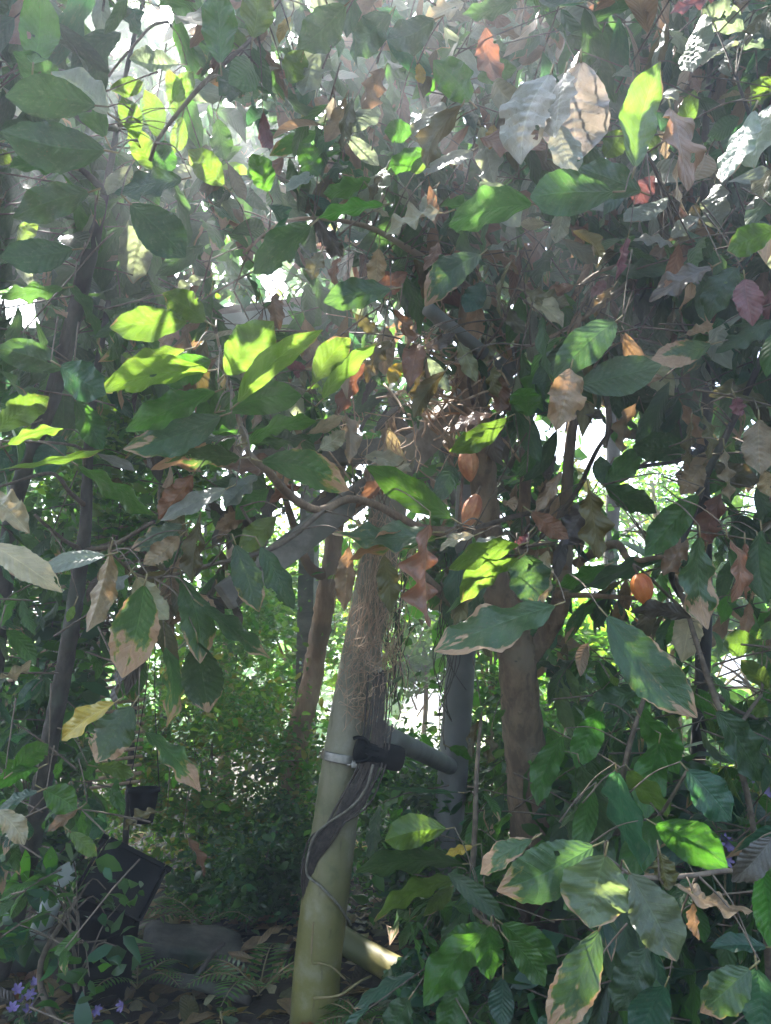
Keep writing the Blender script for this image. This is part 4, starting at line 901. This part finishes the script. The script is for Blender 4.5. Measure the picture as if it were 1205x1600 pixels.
b = Bag(); l0 = np.array(hp.location); tube(b, [l0+[-.08, 0, .16], l0+[-.03, 0, .6], l0+[0, 0, 1.0], l0+[.03, 0, .6], l0+[.08, 0, .16]], .003, seg=5); b.build('wire', MDARKROOT, hp)
sr = thing('stone_slab', 'weathered mossy stone slab lying behind the fern', 'stone', P(300,1520,3.7)*[1, 1, 0]); b = Bag()
import bmesh
def rock(c, sx, sy, sz, rot, seed):
    bm = bmesh.new(); bmesh.ops.create_cube(bm, size=1); bmesh.ops.subdivide_edges(bm, edges=bm.edges[:], cuts=9, use_grid_fill=True)
    for v in bm.verts:
        p = v.co; n = mathutils.noise.noise(p*2.2+mathutils.Vector((seed, 0, 0)))*.16+mathutils.noise.noise(p*7+mathutils.Vector((0, seed, 0)))*.05
        v.co = p*(1+n)*(1-.10*(p.length-.5))
    bm.transform(mathutils.Matrix.Translation(c)@mathutils.Euler(rot).to_matrix().to_4x4()@mathutils.Matrix.Diagonal((sx, sy, sz, 1)))
    V = [v.co[:] for v in bm.verts]; F = [tuple(v.index for v in f.verts) for f in bm.faces]; bm.free(); b.add(V, F)
rock(P(300,1500,3.75), .46, .32, .20, (.1, .22, .3), 3.0); b.build('slab', MSTONE, sr)
lg = thing('fallen_log', 'thin fallen branch lying across the litter before the stone slab', 'log', P(290,1545,3.4)*[1, 1, 0]); b = Bag(); tube(b, [P(225,1515,3.4)*[1, 1, 0]+[0, 0, .05], P(300,1545,3.3)*[1, 1, 0]+[0, 0, .06], P(390,1575,3.15)*[1, 1, 0]+[0, 0, .045]], [.03, .027, .018], seg=10, knob=.06); b.build('stem', MDARKBARK, lg)
b = Bag(); tube(b, [P(300,1545,3.3)*[1, 1, 0]+[0, 0, .06], P(330,1525,3.3)*[1, 1, 0]+[0, 0, .17], P(350,1515,3.3)*[1, 1, 0]+[0, 0, .22]], [.012, .009, .005], seg=7); b.build('side_branch', MDARKBARK, lg)

# ferns
def fern(label, px, py, d, n, ln, az0=0, z=0.02):
    r_ = thing('fern', label, 'fern', P(px, py, d)*[1, 1, 0], 'ferns in the leaf litter'); c = np.array(r_.location)+[0, 0, z]
    st = Bag(); lf = Bag()
    for k in range(n):
        az = az0+2*math.pi*k/n+rng.normal(0, .25); l = ln*rng.uniform(.7, 1.1); out = np.array([math.cos(az), math.sin(az), 0])
        pts = np.array([c+out*l*s*.9+np.array([0, 0, l*(.95*s-.75*s*s)]) for s in np.linspace(0, 1, 7)]); sp = spline(pts, 5)
        tube(st, pts, [.004]*3+[.003, .0025, .002, .001], seg=5, sub=3, cap=False)
        tg = np.gradient(sp, axis=0); bs, ax, nr, L_ = [], [], [], []
        for i in range(4, len(sp), 2):
            t_ = norm(tg[i]); sd = norm(np.cross(t_, [0, 0, 1.0])); f_ = i/len(sp)
            for sg in (-1, 1):
                bs.append(sp[i]); ax.append(norm(sd*sg+t_*.45+np.array([0, 0, -.12]))); nr.append(np.cross(sd, t_)); L_.append(l*.26*math.sin(math.pi*min(1, .18+.80*f_))**.9)
        L_ = np.array(L_); nr = np.array(nr); nr[nr[:, 2] < 0] *= -1
        leaves(lf, np.array(bs), np.array(ax), nr, L_, L_*.15, np.array([C['M']]*len(L_))*rng.uniform(.7, 1.1), 0, curl=.5, fold=.1, wave=.05, twist=0, sick=0, nu=4, nv=2, kind='lance')
    st.build('stalks', MPETIOLE, r_); lf.build('fronds', MSMALL, r_)
fern('green fern arching beside the foot of the leaning post', 405, 1530, 3.3, 6, .44, .3)
fern('small fern at the right side of the black bucket', 215, 1530, 3.35, 7, .34, 1.0)
fern('fern half hidden behind the stone slab', 320, 1480, 4.1, 8, .42, .5)
fern('tiny fern growing close to the low yellow rail', 575, 1575, 2.95, 7, .24, .2)

# low broad plants in the litter
def herb(label, px, py, d, n, ln, cols, name='seedling'):
    r_ = thing(name, label, 'plant', P(px, py, d)*[1, 1, 0], 'seedlings in the leaf litter'); c = np.array(r_.location); st = Bag(); lf = Bag(); ln = ln*.62
    top = c+[rng.normal(0, .02), 0, ln*1.1]; tube(st, [c-[0, 0, .03], (c+top)/2+[.01, 0, 0], top], [.005, .004, .003], seg=6)
    for k in range(n):
        s_ = rng.uniform(.45, 1.0); o_ = c*(1-s_)+top*s_; az = k*2.4+rng.normal(0, .2); ax = norm(np.array([math.cos(az), math.sin(az), rng.uniform(-.5, .35)])); l = ln*rng.uniform(.7, 1.1)
        tube(st, [o_, o_+ax*l*.2], .002, seg=4, sub=1, cap=False)
        leaves(lf, o_+ax*l*.18, ax, norm(np.array([0, 0, 1.0])+rng.normal(0, .2, 3)), l, l*rng.uniform(.36, .46), np.array([C[cols[k % len(cols)]]])*rng.uniform(.8, 1.15), 0, nu=10, nv=4)
    st.build('stem', MPETIOLE, r_); lf.build('leaves', MLEAF, r_)
herb('pale starry seedling standing in the litter in front of the log', 342, 1590, 2.95, 7, .13, 'MMG')
herb('two leaved seedling in front of the brown clay pot', 95, 1585, 3.0, 5, .10, 'BG')
herb('round leaved seedling by the frame edge under the bucket', 235, 1612, 2.85, 6, .09, 'MB')
herb('seedling with silvery leaves at the right foot of the leaning post', 585, 1612, 2.85, 7, .12, 'BGB')
herb('seedling climbing close against the front of the leaning post', 520, 1610, 2.8, 6, .16, 'GM')
herb('taller seedling with drooping leaves between post and sapling', 640, 1600, 2.9, 8, .22, 'BGM')
herb('bushy seedling below the twiggy shrub', 300, 1440, 4.3, 10, .22, 'GBM')

# purple flowers
def flowers(label, spots, stemroot, extra=0):
    r_ = thing('flowering_plant', label, 'flower', (stemroot[0], stemroot[1], 0)); st = Bag(); lf = Bag()
    for (px, py, d) in spots:
        c = P(px, py, d); fb = Bag()
        m_ = norm(rng.normal(size=3)+[0, -1.2, .6])
        for k in range(6):
            a_ = k/6*2*math.pi; e1 = norm(np.cross(m_, [0, 0, 1.0])); e2 = np.cross(m_, e1); ax = norm(e1*math.cos(a_)+e2*math.sin(a_)+m_*.5)
            leaves(fb, c, ax, m_, .026, .013, np.array([[.3, .2, .55]]), 0, curl=-.8, nu=6, nv=2, kind='lance')
        fb.build('blossom', MPETAL, r_)
        s0 = np.array([stemroot[0]+rng.normal(0, .04), stemroot[1], 0]); tube(st, [s0, (s0+c)/2+rng.normal(0, .03, 3), c], [.004, .003, .0015], seg=5, sub=4, cap=False)
        for q in range(5):
            f_ = rng.uniform(.3, .95); o_ = s0*(1-f_)+c*f_; ax = norm(rng.normal(size=3)*[1, 1, .4]); leaves(lf, o_, ax, norm(np.array([0, 0, 1.0])+rng.normal(0, .3, 3)), .07, .03, np.array([C['G']]), 0, nu=6, nv=2)
    st.build('stems', MPETIOLE, r_); lf.build('leaves', MLEAF, r_)
flowers('low plant with purple blossoms in the dark litter before the clay pot', [(28,1545,2.95),(48,1552,2.9),(20,1575,2.85),(45,1578,2.9),(36,1562,2.95),(150,1578,2.9),(190,1572,2.95),(55,1535,3.0)], P(40,1590,3.0))
flowers('purple blossoms beside the big grey sapling leaf', [(1122,1320,2.7),(1140,1322,2.7),(1133,1312,2.72),(1190,1222,2.8),(1200,1240,2.8),(1180,1215,2.82),(1137,1345,2.7)], P(1150,1500,3.0))

# ------------------------------------------------------------------ ground, litter, clearing, woods
def hgt(x, y): return .05*math.sin(x*1.3+.4)*math.cos(y*1.1)+.03*math.sin(x*3.1+y*2.3) - .03
b = Bag(); xs = np.concatenate([np.linspace(-100, -9, 12), np.linspace(-8, 8, 65), np.linspace(9, 100, 12)]); ys = np.concatenate([np.linspace(-40, -5, 8), np.linspace(-4, 14, 73), np.linspace(15, 140, 18)])
V = [(x, y, hgt(x, y) if abs(x) < 9 and -5 < y < 15 else -.03) for y in ys for x in xs]; nx = len(xs)
F = [(j*nx+i, j*nx+i+1, (j+1)*nx+i+1, (j+1)*nx+i) for j in range(len(ys)-1) for i in range(nx-1)]
b.add(V, F); g = b.build('ground', MSOIL); tag(g, kind='structure')
b = Bag(); V = []; F = []; n = 40
cx_, cy_ = 1.0, 24.0
V.append((cx_, cy_, .0))
for k in range(n): a_ = 2*math.pi*k/n; rr = 1+.12*math.sin(3*a_)+.08*math.sin(7*a_+1); V.append((cx_+7*rr*math.cos(a_), cy_+9.5*rr*math.sin(a_), -.022))
V[0] = (cx_, cy_, -.022)
F = [(0, 1+k, 1+(k+1) % n, 1+(k+1) % n) for k in range(n)]; b.add(V, F); o = b.build('path', MPALE); tag(o, kind='structure')
b = Bag(); n = 5200
xx = rng.uniform(-3.4, 3.4, n); yy = rng.uniform(2.2, 7.0, n); pts = np.array([(x, y, hgt(x, y)+rng.uniform(.004, .05)) for x, y in zip(xx, yy)])
az = rng.uniform(0, 6.28, n); ax = np.stack([np.cos(az), np.sin(az), rng.normal(0, .18, n)], 1); L_ = rng.uniform(.06, .2, n)
ci = np.array([C[c] for c in 'TDTRVDTC'])[rng.integers(0, 8, n)]*rng.uniform(.4, 1.1, (n, 1))
leaves(b, pts, ax, norm(np.array([0, 0, 1.0])+rng.normal(0, .3, (n, 3))), L_, L_*.42, ci, 0, nu=6, nv=2)
o = b.build('leaf_litter', MLEAF); tag(o, 'dry brown leaves strewn over the dark soil', 'leaf litter', kind='stuff')
b = Bag(); n = 22000; az = rng.uniform(R(20), R(160), n); rr = rng.uniform(15, 26, n)
kx, ky = rr*np.cos(az), rr*np.sin(az); top = 2.6+1.4*np.sin(az*9)+.8*np.sin(az*23+1); top = np.where(rr > 20, top+.8, top)
pts = np.stack([kx, ky, rng.uniform(0, 1, n)**.8*top], 1); keep = ~((np.abs(kx-1.0) < 6.0) & (ky < 31) & (rr < 40) & (kx > .3) & (kx < 2.2)); pts = pts[keep]; pts = pts[clearmask(pts, SKYH)]
smallleaves(b, pts, .40, 'MLLM'); o = b.build('far_woods', MSMALL); tag(o, 'hazy green woods closing off the grove in the distance', 'woods', kind='stuff')

# an even, thin, forward-scattering haze added to stand in for lens glare
b = Bag(); rbox(b, 220, 200, 12.6, mathutils.Matrix.Translation((0, 50, 5.2)), .01)
m, t, N, L = newmat('glare_haze'); pv = N('ShaderNodeVolumePrincipled'); pv.inputs['Density'].default_value = GLARE_HAZE; pv.inputs['Anisotropy'].default_value = .62; pv.inputs['Color'].default_value = (.86, .93, 1, 1)
out = N('ShaderNodeOutputMaterial'); L(pv.outputs[0], out.inputs['Volume'])
o = b.build('glare_haze', m, smooth=False); tag(o, 'pale bright haze added in place of lens glare', 'glare_haze', kind='stuff')
print('top', max((v.co.z+o_.location.z) for o_ in SC.objects if o_.type == 'MESH' and o_.name != 'glare_haze' for v in list(o_.data.vertices)[::50]))
